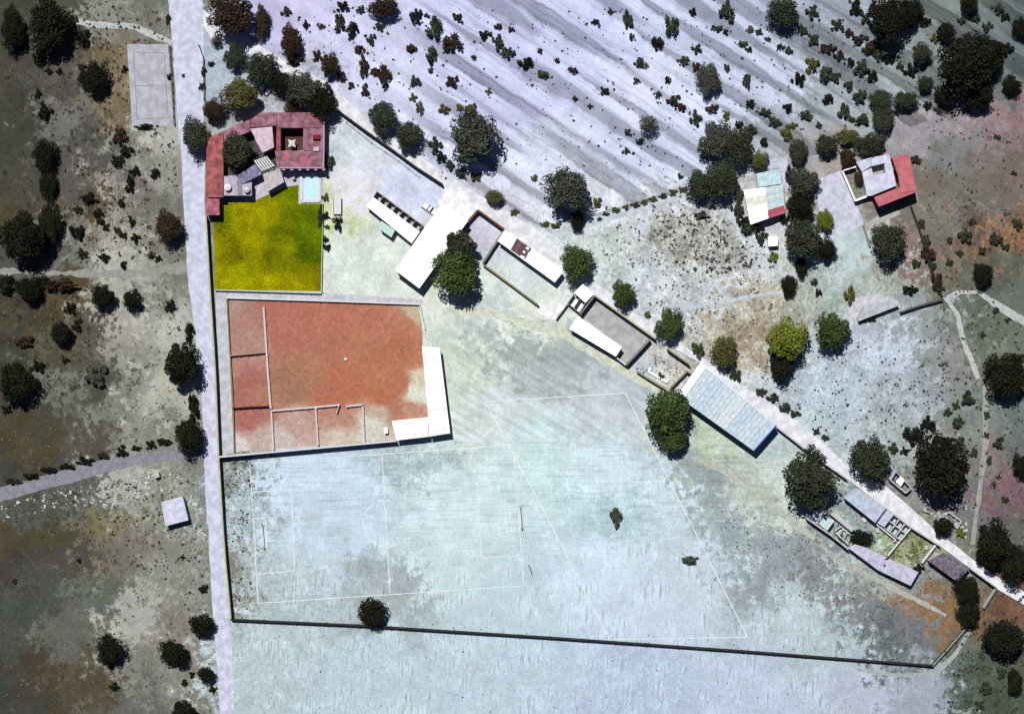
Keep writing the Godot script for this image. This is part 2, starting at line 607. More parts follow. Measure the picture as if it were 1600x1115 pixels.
func shrub(label: String, x: float, y: float, rx: float, ry: float, kind: String, group: String, called := "shrub") -> Node3D:
	var r := S * sqrt(rx * ry) * 0.95
	var root := thing(called, label, "shrub", P(x, y - 0.08 * ry), group)
	made += 1
	var t := MeshInstance3D.new()
	t.name = "stems"
	t.mesh = shrub_stems
	t.material_override = mats["bark"]
	t.basis = Basis.from_scale(Vector3(r, r, r))
	root.add_child(t)
	var c := MeshInstance3D.new()
	c.name = "crown"
	c.mesh = shrub_crowns[made % 5]
	c.material_override = mats[kind]
	c.position.y = r * 0.62
	c.basis = Basis.from_scale(Vector3(S * rx * 1.06, r * 0.85, S * ry * 1.04)) * Basis(Vector3.UP, made * 2.39996)
	root.add_child(c)
	return root

var keep_clear := [
	PackedVector2Array([Vector2(198, 69), Vector2(262, 69), Vector2(270, 196), Vector2(206, 198)]),
	PackedVector2Array([Vector2(262, -10), Vector2(283, 235), Vector2(294, 446), Vector2(318, 716), Vector2(330, 940), Vector2(343, 1120), Vector2(366, 1120), Vector2(335, 590), Vector2(318, -10)]),
	PackedVector2Array([Vector2(0, 420), Vector2(150, 424), Vector2(287, 408), Vector2(292, 424), Vector2(150, 433), Vector2(0, 428)]),
	PackedVector2Array([Vector2(0, 761), Vector2(161, 718), Vector2(316, 700), Vector2(317, 716), Vector2(88, 759), Vector2(0, 784)]),
	PackedVector2Array([Vector2(251, 784), Vector2(285, 775), Vector2(294, 812), Vector2(258, 822)]),
	PackedVector2Array([Vector2(1276, 838), Vector2(1480, 955), Vector2(1480, 966), Vector2(1270, 848)])]

func inside(p: PackedVector2Array) -> Vector2:
	var a := p[0]
	var b := p[0]
	for v in p:
		a = a.min(v)
		b = b.max(v)
	for i in 200:
		var v := Vector2(rng.randf_range(a.x, b.x), rng.randf_range(a.y, b.y))
		if Geometry2D.is_point_in_polygon(v, p):
			return v
	return p[0]

# small weeds, too many to count: one object for each stretch of ground
func weeds(called: String, label: String, category: String, mesh: Mesh, m: Material, zones: Array, sd: int) -> void:
	rng.seed = sd
	var nz := FastNoiseLite.new()
	nz.seed = sd
	nz.frequency = 0.035
	var list := []
	for z in zones:
		var p := PackedVector2Array()
		for i in range(0, z[0].size(), 2):
			p.append(Vector2(z[0][i], z[0][i + 1]))
		for i in z[1]:
			var v := inside(p)
			if nz.get_noise_2d(v.x, v.y) + 0.5 * nz.get_noise_2d(v.x * 3.1, v.y * 3.1) < rng.randf_range(-0.12, 0.42):
				continue
			var bare := false
			for e: PackedVector2Array in keep_clear:
				if Geometry2D.is_point_in_polygon(v, e):
					bare = true
					break
			if bare:
				continue
			list.append([v, lerpf(z[2] * 0.8, z[3] * 1.35, pow(rng.randf(), 2.2)), z[4]])
	var mm := MultiMesh.new()
	mm.transform_format = MultiMesh.TRANSFORM_3D
	mm.use_colors = true
	mm.mesh = mesh
	mm.instance_count = list.size()
	for i in list.size():
		var s: float = list[i][1]
		var v: Vector2 = list[i][0]
		mm.set_instance_transform(i, Transform3D(Basis(Vector3.UP, rng.randf() * TAU) * Basis.from_scale(Vector3(s * rng.randf_range(0.75, 1.3), s * rng.randf_range(0.6, 1.0), s)), P(v.x, v.y)))
		var c: Color = list[i][2]
		var f := rng.randf_range(0.65, 1.35)
		mm.set_instance_color(i, Color(c.r * f, c.g * f, c.b * f * rng.randf_range(0.8, 1.2)))
	var o := MultiMeshInstance3D.new()
	o.name = numbered(called)
	o.multimesh = mm
	o.material_override = m
	add_child(o)
	o.set_meta("kind", "stuff")
	tag(o, label, category)

# ---------------------------------------------------------------- the scene
func _ready() -> void:
	# camera, sky, sun, exposure
	var cam := Camera3D.new()
	cam.name = "camera"
	add_child(cam)
	cam.position = Vector3(0, H, 0)
	cam.rotation_degrees = Vector3(-90, 0, 0)
	cam.fov = rad_to_deg(2.0 * atan(557.5 * S / H))
	cam.near = 1.0
	cam.far = 8000.0
	cam.current = true
	var env := Environment.new()
	var sky := Sky.new()
	var sm := ProceduralSkyMaterial.new()
	sm.sky_top_color = Color(0.30, 0.38, 0.54)
	sm.sky_horizon_color = Color(0.55, 0.60, 0.68)
	sm.ground_bottom_color = Color(0.35, 0.34, 0.33)
	sm.ground_horizon_color = Color(0.52, 0.58, 0.66)
	sm.sky_curve = 0.15
	sky.sky_material = sm
	env.background_mode = Environment.BG_SKY
	env.sky = sky
	env.background_energy_multiplier = 0.36
	env.tonemap_mode = Environment.TONE_MAPPER_LINEAR
	env.tonemap_exposure = 1.5
	env.sdfgi_enabled = true
	env.ssao_enabled = true
	env.ssil_enabled = true
	var we := WorldEnvironment.new()
	we.name = "world_environment"
	we.environment = env
	add_child(we)
	var sun := DirectionalLight3D.new()
	sun.name = "sun"
	add_child(sun)
	sun.look_at_from_position(Vector3.ZERO, Vector3(0.21, -1.0, 0.49), Vector3.FORWARD)
	sun.light_color = Color(1.0, 0.98, 0.955)
	sun.light_energy = 1.5
	sun.light_angular_distance = 0.5
	sun.shadow_enabled = true

	make_textures()
	ground_and_roads()
	make_plants()
	courts()
	ranch_house()
	school()
	east_houses()
	walls_and_fences()
	small_things()
	plants()

func ground_and_roads() -> void:
	var pts := [  # toward the west edge and corners the tones carry painted-in lens shading
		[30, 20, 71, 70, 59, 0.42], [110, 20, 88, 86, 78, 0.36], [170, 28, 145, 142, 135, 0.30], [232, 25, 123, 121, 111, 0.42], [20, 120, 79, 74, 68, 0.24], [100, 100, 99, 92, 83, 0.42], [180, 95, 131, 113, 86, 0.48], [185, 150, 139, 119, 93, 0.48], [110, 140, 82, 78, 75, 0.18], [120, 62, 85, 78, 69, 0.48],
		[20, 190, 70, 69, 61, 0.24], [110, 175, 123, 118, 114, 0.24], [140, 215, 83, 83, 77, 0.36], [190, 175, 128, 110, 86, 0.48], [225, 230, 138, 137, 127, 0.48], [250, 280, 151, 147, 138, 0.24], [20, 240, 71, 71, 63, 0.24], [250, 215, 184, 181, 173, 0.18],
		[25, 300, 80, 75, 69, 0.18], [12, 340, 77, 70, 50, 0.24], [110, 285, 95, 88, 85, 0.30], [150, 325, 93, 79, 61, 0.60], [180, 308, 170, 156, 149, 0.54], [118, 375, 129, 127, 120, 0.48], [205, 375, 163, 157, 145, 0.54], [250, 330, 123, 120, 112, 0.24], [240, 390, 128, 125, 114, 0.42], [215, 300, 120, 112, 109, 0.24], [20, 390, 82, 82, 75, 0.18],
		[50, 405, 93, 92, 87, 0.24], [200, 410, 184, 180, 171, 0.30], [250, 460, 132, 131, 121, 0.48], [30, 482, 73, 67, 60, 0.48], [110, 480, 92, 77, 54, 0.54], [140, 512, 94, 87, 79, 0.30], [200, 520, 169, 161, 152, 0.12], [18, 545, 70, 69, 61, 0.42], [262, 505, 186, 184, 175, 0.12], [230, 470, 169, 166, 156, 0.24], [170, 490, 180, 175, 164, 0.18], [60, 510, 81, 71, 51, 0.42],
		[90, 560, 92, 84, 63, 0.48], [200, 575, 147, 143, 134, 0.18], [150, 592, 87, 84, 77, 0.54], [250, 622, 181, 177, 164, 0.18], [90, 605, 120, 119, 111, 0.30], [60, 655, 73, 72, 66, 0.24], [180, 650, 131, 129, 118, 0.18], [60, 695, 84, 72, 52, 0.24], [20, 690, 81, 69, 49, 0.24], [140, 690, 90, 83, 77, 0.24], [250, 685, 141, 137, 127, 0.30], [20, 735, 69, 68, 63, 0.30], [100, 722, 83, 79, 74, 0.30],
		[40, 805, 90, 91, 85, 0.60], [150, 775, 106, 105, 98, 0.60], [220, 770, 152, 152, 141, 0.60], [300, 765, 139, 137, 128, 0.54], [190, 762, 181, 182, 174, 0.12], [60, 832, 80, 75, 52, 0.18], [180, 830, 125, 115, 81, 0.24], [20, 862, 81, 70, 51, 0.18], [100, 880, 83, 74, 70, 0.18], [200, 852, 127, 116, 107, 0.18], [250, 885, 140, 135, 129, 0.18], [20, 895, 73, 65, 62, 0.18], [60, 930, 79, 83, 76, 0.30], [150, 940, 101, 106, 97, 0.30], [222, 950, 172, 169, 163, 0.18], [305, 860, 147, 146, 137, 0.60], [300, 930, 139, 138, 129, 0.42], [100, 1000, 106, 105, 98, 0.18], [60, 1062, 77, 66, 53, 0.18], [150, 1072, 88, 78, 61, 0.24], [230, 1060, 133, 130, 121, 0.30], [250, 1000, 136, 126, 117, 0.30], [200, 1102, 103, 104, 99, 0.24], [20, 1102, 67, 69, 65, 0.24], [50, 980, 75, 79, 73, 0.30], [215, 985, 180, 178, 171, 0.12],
		[420, 55, 201, 194, 229, 0.08], [560, 60, 207, 202, 235, 0.11], [750, 60, 203, 202, 237, 0.07], [950, 60, 203, 207, 239, 0.07], [1150, 60, 195, 201, 227, 0.08], [1330, 60, 160, 167, 181, 0.21], [1480, 20, 131, 138, 139, 0.12], [1580, 75, 115, 124, 127, 0.12], [590, 150, 214, 213, 241, 0.14], [800, 150, 205, 204, 239, 0.06], [1000, 150, 216, 215, 241, 0.06], [1200, 130, 200, 204, 227, 0.11], [1400, 140, 158, 168, 168, 0.24], [1570, 120, 105, 114, 115, 0.10], [1330, 130, 162, 169, 179, 0.21],
		[1500, 250, 128, 131, 130, 0.30], [1560, 330, 120, 112, 106, 0.60], [1515, 335, 124, 120, 112, 0.60],
		[355, 110, 179, 189, 204, 0.20], [450, 150, 170, 172, 182, 0.50], [360, 200, 160, 160, 165, 0.50], [540, 205, 205, 210, 218, 0.24], [560, 240, 214, 217, 227, 0.20], [640, 290, 211, 215, 239, 0.16], [850, 250, 218, 220, 241, 0.08], [1000, 240, 203, 208, 235, 0.07], [1080, 200, 209, 215, 239, 0.06], [1250, 220, 167, 173, 183, 0.21], [1290, 262, 170, 156, 150, 0.24], [1450, 205, 160, 152, 160, 0.30], [1550, 195, 150, 132, 138, 0.30], [1592, 175, 150, 118, 122, 0.30],
		[560, 300, 230, 223, 230, 0.16], [540, 400, 220, 228, 219, 0.20], [600, 410, 214, 221, 213, 0.20], [620, 460, 221, 223, 218, 0.16], [690, 470, 227, 228, 213, 0.12], [520, 350, 212, 221, 171, 0.24], [780, 450, 212, 221, 217, 0.24], [820, 430, 214, 221, 225, 0.16], [760, 360, 205, 200, 217, 0.24], [950, 330, 221, 221, 235, 0.32], [1000, 340, 216, 216, 229, 0.38], [960, 390, 201, 207, 205, 0.45], [1060, 380, 172, 170, 163, 0.80], [1150, 405, 183, 182, 179, 0.80], [1100, 455, 203, 205, 212, 0.51], [1195, 470, 185, 176, 161, 0.64], [1010, 430, 205, 208, 217, 0.45], [1190, 400, 211, 212, 218, 0.32],
		[1480, 280, 122, 110, 102, 0.07], [1560, 280, 122, 106, 102, 0.07], [1470, 345, 126, 121, 110, 0.28], [1530, 360, 118, 94, 84, 0.80], [1580, 372, 146, 108, 78, 0.80], [1545, 395, 124, 98, 84, 0.80], [1330, 405, 195, 207, 211, 0.16], [1300, 440, 168, 178, 174, 0.48], [1400, 440, 170, 172, 166, 0.50], [1440, 400, 138, 113, 107, 0.56], [1560, 440, 98, 105, 95, 0.34], [1500, 430, 115, 112, 98, 0.39], [1590, 500, 107, 114, 107, 0.28], [1550, 505, 101, 108, 93, 0.35],
		[720, 520, 199, 207, 203, 0.12], [800, 545, 169, 178, 177, 0.20], [780, 640, 210, 216, 219, 0.12], [900, 560, 175, 182, 186, 0.15], [960, 640, 199, 205, 212, 0.12], [840, 500, 227, 231, 219, 0.12], [1150, 560, 189, 182, 169, 0.72], [1180, 540, 170, 150, 130, 0.56], [1280, 600, 187, 197, 209, 0.45], [1400, 560, 197, 205, 222, 0.32], [1450, 520, 156, 162, 166, 0.34], [1500, 560, 146, 146, 146, 0.28], [1560, 545, 112, 117, 101, 0.35], [1330, 650, 191, 201, 213, 0.32], [1190, 615, 203, 205, 210, 0.40], [1430, 620, 166, 171, 182, 0.50],
		[362, 745, 142, 148, 150, 1.00], [378, 800, 184, 196, 206, 0.56], [450, 750, 209, 224, 241, 0.08], [560, 800, 203, 220, 235, 0.08], [700, 780, 214, 231, 237, 0.08], [850, 720, 207, 228, 229, 0.08], [950, 760, 214, 231, 243, 0.08], [1050, 780, 209, 224, 235, 0.16], [1100, 745, 162, 172, 174, 0.20], [1130, 705, 196, 207, 182, 0.24], [1180, 765, 194, 202, 195, 0.24], [1235, 705, 197, 208, 210, 0.24], [1150, 830, 165, 176, 181, 0.30], [660, 720, 184, 200, 206, 0.30], [720, 640, 212, 221, 213, 0.16], [720, 580, 212, 219, 203, 0.16],
		[1400, 690, 168, 174, 176, 0.48], [1530, 660, 132, 138, 132, 0.28], [1590, 650, 110, 119, 119, 0.28], [1530, 720, 134, 126, 122, 0.28], [1580, 770, 126, 95, 103, 0.34], [1520, 800, 124, 120, 124, 0.35], [1590, 840, 103, 108, 101, 0.35], [1440, 790, 150, 145, 146, 0.50],
		[500, 850, 203, 217, 232, 0.08], [605, 935, 173, 182, 187, 0.20], [450, 930, 190, 202, 208, 0.32], [700, 870, 209, 226, 230, 0.08], [800, 960, 197, 215, 226, 0.08], [950, 900, 214, 228, 243, 0.08], [1000, 975, 205, 218, 236, 0.08], [1100, 900, 205, 216, 230, 0.12], [1200, 900, 158, 166, 174, 0.30], [1250, 965, 194, 207, 216, 0.24], [1300, 875, 140, 143, 146, 0.30], [1350, 950, 138, 138, 142, 0.30], [1430, 985, 122, 122, 130, 0.30], [1400, 1012, 108, 116, 118, 0.56], [1300, 1010, 184, 200, 206, 0.24], [960, 808, 187, 208, 216, 0.16],
		[400, 1040, 190, 204, 212, 0.24], [600, 1050, 194, 210, 223, 0.16], [800, 1050, 196, 210, 225, 0.16], [1000, 1060, 189, 202, 223, 0.20], [1200, 1080, 194, 205, 225, 0.16], [1350, 1070, 190, 196, 214, 0.16], [1450, 1085, 167, 173, 187, 0.14], [1505, 1045, 108, 117, 112, 0.28], [1560, 1095, 79, 88, 74, 0.34], [1540, 1060, 86, 96, 86, 0.34], [1462, 940, 154, 114, 83, 0.34], [1440, 932, 158, 120, 89, 0.35], [1484, 955, 143, 108, 73, 0.35], [1580, 952, 115, 84, 67, 0.45], [1250, 780, 205, 214, 201, 0.32], [1340, 870, 188, 198, 199, 0.38], [1450, 915, 151, 158, 164, 0.34], [1530, 905, 120, 120, 112, 0.35], [1415, 855, 160, 165, 120, 0.72], [1425, 845, 150, 158, 116, 0.72],
		[1335, 815, 151, 164, 164, 0.64], [1360, 840, 151, 158, 164, 0.64], [1380, 900, 173, 182, 174, 0.50],
	]
	var x0 := -200.0
	var y0 := -150.0
	var x1 := 1800.0
	var y1 := 1265.0
	var m := StandardMaterial3D.new()
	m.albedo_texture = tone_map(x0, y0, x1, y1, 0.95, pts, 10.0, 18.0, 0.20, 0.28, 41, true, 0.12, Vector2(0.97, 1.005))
	m.roughness = 0.95
	m.metallic_specular = 0.12
	# one sheet out to the horizon; the soil pattern is mirrored from tile to tile
	var st := begin()
	var w := (x1 - x0) * S
	var h := (y1 - y0) * S
	var o := P(x0, y0)
	var uv0 := func(i: int) -> float: return float(posmod(i, 2))
	for j in range(-8, 9):
		for i in range(-6, 7):
			for c in [[0, 0], [1, 0], [1, 1], [0, 0], [1, 1], [0, 1]]:
				st.set_normal(Vector3.UP)
				st.set_uv(Vector2(uv0.call(i + c[0]), uv0.call(j + c[1])))
				st.add_vertex(Vector3(o.x + (i + c[0]) * w, 0, o.z + (j + c[1]) * h))
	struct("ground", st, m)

	var dirt := mat("dirt_road", T(216, 222, 246), "stain", 0.05)
	var path_m := mat("footpath", T(196, 203, 204), "stain", 0.09)
	var grey_path := mat("lane", T(146, 148, 160), "stain", 0.06)
	var lime := mat("white_ground", Color(0.53, 0.55, 0.58).linear_to_srgb(), "stain", 0.05)
	var y := 0.012
	struct("road", sheet(poly([262, 0, 270, 75, 274, 150, 278, 195, 283, 235, 285, 295, 289, 370, 294, 446, 308, 546, 314, 590, 318, 716, 323, 816, 325, 820, 330.5, 940, 336, 1000, 343, 1115, 352, 1290, 378, 1290, 366, 1115, 363, 1030, 358, 965, 349, 850, 346, 816, 340, 716, 335, 590, 332, 546, 326, 446, 320, 335, 319, 225, 318, 185, 316, 100, 318, 78, 316, 12, 312, -160, 252, -160]), y, 0.16, 1.5, 2), dirt)
	struct("road", sheet(poly([317, 14, 341, 35, 388, 60, 440, 93, 508, 126, 574, 187, 620, 222, 728, 291, 786, 327, 829, 352, 856, 370, 878, 392, 925, 438, 956, 458, 986, 485, 1024, 507, 1065, 536, 1092, 556, 1129, 575, 1157, 600, 1210, 632, 1260, 668, 1333, 735, 1386, 760, 1466, 831, 1552, 897, 1602, 925, 1760, 1020, 1760, 1050, 1600, 944, 1556, 917, 1516, 887, 1469, 852, 1423, 824, 1326, 749, 1265, 708, 1213, 667, 1170, 628, 1096, 567, 1024, 529, 929, 462, 876, 424, 788, 359, 747, 328, 690, 287, 649, 261, 614, 234, 529, 172, 500, 150, 430, 105, 380, 80, 330, 60, 317, 40]), y + 0.006, 0.16, 1.5, 7), mat("pale_road", T(238, 242, 252), "stain", 0.05))
	struct("lane", sheet(poly([-200, 800, 0, 761, 75, 741, 161, 718, 276, 701, 316, 700, 317, 716, 226, 723, 88, 759, 0, 784, -200, 830]), y, 0.3, 1.5, 11), grey_path)
	struct("track", sheet(poly([-200, 421, 0, 420, 150, 424, 240, 419, 287, 408, 292, 424, 230, 431, 150, 433, 0, 428, -200, 432]), y, 0.7, 1.2, 13), mat("dull_track", T(160, 161, 158), "stain", 0.09))
	struct("track", sheet(poly([60, 8, 95, 24, 150, 34, 208, 36, 251, 54, 268, 62, 268, 70, 245, 64, 208, 46, 150, 44, 95, 34, 60, 20]), y, 0.3, 1.2, 15), path_m)
	struct("track", sheet(poly([862, 362, 930, 340, 1000, 322, 1070, 300, 1080, 306, 1000, 332, 930, 352, 880, 368]), y, 0.3, 1.2, 17), mat("pale_track", T(206, 216, 226), "stain", 0.07))
	struct("footpath", sheet(poly([1474, 464, 1484, 466, 1500, 490, 1508, 530, 1522, 560, 1532, 590, 1526, 592, 1514, 562, 1502, 532, 1494, 494]), y, 0.2, 1.0, 19), path_m)
	struct("footpath", sheet(poly([1478, 462, 1500, 453, 1530, 453, 1570, 476, 1602, 496, 1640, 520, 1640, 530, 1602, 510, 1566, 488, 1528, 459, 1502, 459, 1482, 468]), y + 0.005, 0.2, 1.0, 21), path_m)
	struct("footpath", sheet(poly([1536, 600, 1546, 600, 1544, 700, 1534, 780, 1524, 850, 1516, 850, 1526, 780, 1536, 700]), y, 0.3, 1.0, 23), mat("dusty_path", T(166, 170, 164), "stain", 0.09))
	struct("footpath", sheet(poly([690, 480, 760, 482, 830, 500, 880, 512, 960, 560, 1040, 612, 1030, 616, 950, 572, 880, 528, 820, 510, 760, 492, 692, 492]), y, 0.5, 1.4, 27), mat("sandy_path", T(218, 226, 208), "stain", 0.07))
	struct("footpath", sheet(poly([1276, 838, 1300, 862, 1350, 890, 1400, 916, 1480, 958, 1478, 964, 1398, 924, 1348, 897, 1298, 870, 1270, 846]), y, 0.3, 1.0, 29), mat("pale_path", T(186, 190, 184), "stain", 0.09))
	struct("footpath", sheet(poly([1340, 1043, 1400, 1052, 1458, 1050, 1490, 1020, 1514, 984, 1518, 986, 1496, 1024, 1464, 1056, 1400, 1058, 1340, 1048]), y, 0.15, 1.0, 31), mat("chalky_path", T(172, 188, 186), "stain", 0.09))
	struct("footpath", sheet(poly([1046, 484, 1100, 472, 1160, 462, 1230, 452, 1232, 457, 1160, 468, 1100, 479, 1046, 490]), y, 0.3, 1.0, 51), mat("pale_track", T(206, 216, 226)))
	struct("track", sheet(poly([1072, 300, 1110, 312, 1136, 322, 1160, 352, 1190, 388, 1222, 420, 1246, 436, 1242, 444, 1214, 426, 1180, 392, 1150, 356, 1128, 330, 1100, 322, 1072, 308]), y + 0.004, 0.3, 1.0, 53), mat("pale_track", T(206, 216, 226)))
	struct("track", sheet(poly([1084, 712, 1130, 724, 1180, 760, 1230, 800, 1262, 826, 1284, 846, 1280, 852, 1254, 834, 1222, 808, 1174, 770, 1124, 736, 1082, 720]), y, 0.5, 1.0, 57), mat("straw_track", T(194, 200, 190), "stain", 0.09))
	# trodden white ground between the classrooms and the road
	struct("yard", sheet(poly([692, 290, 730, 302, 748, 326, 738, 345, 728, 352, 700, 330, 684, 318]), y + 0.012, 0.9, 1.0, 33), lime)
	struct("yard", sheet(poly([668, 332, 684, 320, 700, 330, 672, 362, 655, 352]), y, 0.2, 1.0, 35), mat("grey_yard", T(210, 214, 226), "stain", 0.07))
	struct("yard", sheet(poly([838, 478, 866, 470, 888, 476, 870, 500, 850, 494]), y + 0.012, 0.9, 1.0, 37), lime)
	# concrete yard of the house with the red roof
	struct("concrete_yard", sheet(poly([1280, 279, 1316, 266, 1336, 312, 1350, 350, 1298, 378, 1282, 340, 1276, 310]), y, 0.08, 1.5, 39), mat("concrete_yard", T(212, 216, 238), "stain", 0.06))
	struct("pavement", sheet(poly([1349, 352, 1372, 336, 1402, 326, 1408, 334, 1376, 348, 1354, 362]), y, 0.08, 1.5, 40), mat("pale_path", T(186, 190, 184)))
	struct("yard", sheet(poly([1316, 500, 1336, 466, 1372, 458, 1404, 470, 1408, 480, 1340, 503]), y, 0.3, 1.0, 43), mat("grey_yard", T(210, 214, 226)))

func courts() -> void:
	# the red clay arena, on its own sheet
	var clay := StandardMaterial3D.new()
	clay.roughness = 0.95
	clay.metallic_specular = 0.12
	clay.albedo_texture = tone_map(345, 455, 685, 715, 1.5, [[380, 500, 171, 130, 121], [380, 540, 176, 139, 128], [380, 600, 169, 111, 103], [390, 660, 170, 112, 104], [365, 580, 177, 129, 120], [460, 520, 177, 114, 100], [430, 480, 178, 116, 102], [520, 490, 180, 116, 97], [560, 540, 177, 120, 97], [630, 510, 179, 121, 99], [480, 590, 169, 121, 99], [450, 610, 160, 121, 99], [540, 610, 180, 114, 90], [520, 625, 179, 114, 92], [600, 590, 178, 120, 92], [580, 500, 181, 121, 99], [662, 590, 207, 198, 177], [654, 612, 220, 226, 213], [620, 640, 176, 126, 106], [635, 600, 178, 118, 94], [630, 560, 178, 116, 92], [650, 565, 180, 124, 100], [645, 640, 184, 142, 122], [600, 625, 178, 112, 86], [460, 670, 187, 159, 151], [440, 690, 199, 189, 184], [530, 660, 181, 138, 121], [530, 685, 204, 192, 181], [590, 670, 207, 208, 199], [600, 648, 192, 169, 154], [400, 690, 187, 168, 160], [358, 480, 171, 145, 134], [375, 700, 204, 201, 199], [655, 480, 194, 180, 157], [420, 630, 171, 122, 105]], 5.0, 5.0, 0.10, 0.12, 77)
	struct("clay_arena", mapped_sheet(poly([354, 466, 655, 475, 660, 520, 660, 545, 669, 652, 614, 658, 619, 688, 365, 706]), 0.02, 345, 455, 685, 715), clay)
	struct("concrete_yard", sheet(poly([336, 452, 345, 452, 500, 457, 660, 468, 664, 474, 356, 464, 366, 706, 344, 713]), 0.016, 0.1, 1.5, 41), mat("arena_surround", T(206, 213, 222), "stain", 0.06))
	# the lawn
	var grass := StandardMaterial3D.new()
	grass.roughness = 0.95
	grass.metallic_specular = 0.05
	grass.albedo_texture = tone_map(325, 280, 510, 462, 2.4, [[345, 350, 106, 114, 8, 0.35], [400, 330, 148, 143, 8, 0.21], [430, 335, 139, 137, 8, 0.21], [480, 305, 107, 122, 8, 0.28], [490, 350, 94, 115, 8, 0.28], [400, 380, 143, 142, 8, 0.21], [362, 400, 118, 115, 8, 0.28], [440, 362, 98, 107, 8, 0.35], [430, 410, 102, 107, 8, 0.28], [480, 390, 84, 102, 8, 0.35], [380, 432, 148, 150, 8, 0.21], [420, 446, 159, 154, 8, 0.21], [460, 420, 109, 116, 8, 0.28], [490, 440, 126, 123, 8, 0.28], [350, 442, 148, 150, 8, 0.21], [342, 380, 141, 139, 8, 0.21], [470, 446, 141, 134, 8, 0.21], [450, 385, 117, 123, 8, 0.28], [385, 400, 132, 131, 8, 0.21], [455, 320, 111, 123, 8, 0.28]], 5.0, 9.0, 0.6, 0.5, 55)
	struct("lawn", mapped_sheet(poly([333, 337, 343, 318, 396, 314, 450, 290, 466, 288, 466, 318, 504, 318, 501, 455, 335, 452]), 0.018, 325, 280, 510, 462), grass)
	# the old concrete court in the scrub
	struct("concrete_court", sheet(poly([198, 69, 262, 69, 270, 196, 206, 198]), 0.02, 0.05, 2.0, 3), mat("court_concrete", T(190, 194, 206), "stain", 0.05))
	var faint := mat("faint_line", T(168, 164, 176), "fine", 0.3)
	var lines := [[208, 82, 256, 82], [256, 82, 262, 184], [262, 184, 214, 186], [214, 186, 208, 82], [211, 134, 259, 133]]
	var root := Node3D.new()
	root.name = "court_markings"
	root.set_meta("kind", "structure")
	add_child(root)
	for l in lines:
		line(root, l, 0.22, 0.026, faint)
	# two football pitches chalked on the bare field
	var chalk := mat("chalk", Color(0.50, 0.51, 0.53).linear_to_srgb(), "stain", 0.4)
	root = Node3D.new()
	root.name = "pitch_markings"
	root.set_meta("kind", "structure")
	add_child(root)
	for l in [[390, 724, 600, 709], [600, 709, 802, 695], [802, 695, 809, 793], [809, 793, 819, 915], [819, 915, 403, 942], [403, 942, 390, 724], [597, 710, 609, 926],
			[392, 769, 455, 764], [455, 764, 460, 892], [460, 892, 397, 897], [393, 811, 414, 809], [414, 809, 417, 854], [417, 854, 396, 856], [745, 752, 806, 747], [745, 752, 752, 872], [752, 872, 816, 868], [788, 790, 809, 789], [788, 790, 791, 829], [791, 829, 812, 828], [811, 789, 834, 770], [805, 712, 815, 738]]:
		line(root, l, 0.22, 0.012, chalk)
	for i in 22:
		var t0 := deg_to_rad(60.0 + 10.0 * i)
		var t1 := deg_to_rad(60.0 + 10.0 * (i + 1))
		if i % 5 != 3:
			line(root, [603 + 36 * cos(t0), 817 + 36 * sin(t0), 603 + 36 * cos(t1), 817 + 36 * sin(t1)], 0.3, 0.012, chalk)
	root = Node3D.new()
	root.name = "pitch_markings_001"
	root.set_meta("kind", "structure")
	add_child(root)
	for l in [[758, 627, 977, 614], [977, 614, 1031, 721], [1031, 721, 1090, 838], [1090, 838, 1168, 995], [1168, 995, 953, 999], [953, 999, 895, 887], [895, 887, 857, 811], [857, 811, 758, 627]]:
		line(root, l, 0.24, 0.016, chalk)

func line(root: Node3D, l: Array, w: float, y: float, m: Material) -> void:
	var a := P2(l[0], l[1])
	var b := P2(l[2], l[3])
	var d := (b - a).normalized()
	var n := Vector2(-d.y, d.x)
	var nz := FastNoiseLite.new()
	nz.frequency = 0.4
	var st := begin()
	var k: int = max(1, int(a.distance_to(b) / 0.9))
	var pl := Vector3.ZERO
	var pr := Vector3.ZERO
	for i in k + 1:
		var c := a.lerp(b, float(i) / k)
		var ww := w * 0.5 * (1.0 + 0.5 * nz.get_noise_2d(c.x, c.y))
		var s := n * 0.10 * nz.get_noise_2d(c.y + 40, c.x)
		var l3 := Vector3(c.x + s.x - n.x * ww, y, c.y + s.y - n.y * ww)
		var r3 := Vector3(c.x + s.x + n.x * ww, y, c.y + s.y + n.y * ww)
		if i > 0:
			quad(st, pl, pr, r3, l3, Vector3.UP)
		pl = l3
		pr = r3
	put("line", st, m, root)

func tank(label: String, x: float, y: float, r: float, base: float, m: Material) -> void:
	var t := thing("water_tank", label, "water tank", P(x, y, base))
	t.position.y = base
	var st := begin()
	lathe(st, Vector3.ZERO, [r * 0.97, 0.0, r, 0.1, r, 0.5, r * 0.96, 0.53, r, 0.56, r, 1.1, r * 0.8, 1.3, r * 0.36, 1.42, r * 0.3, 1.42], 16)
	put("body", st, m, t)
	st = begin()
	lathe(st, Vector3.ZERO, [r * 0.32, 1.40, r * 0.32, 1.5, r * 0.26, 1.53, 0.001, 1.53], 14)
	put("lid", st, mat("tank_lid", T(200, 204, 214), "", 1.0, 0.6), t)

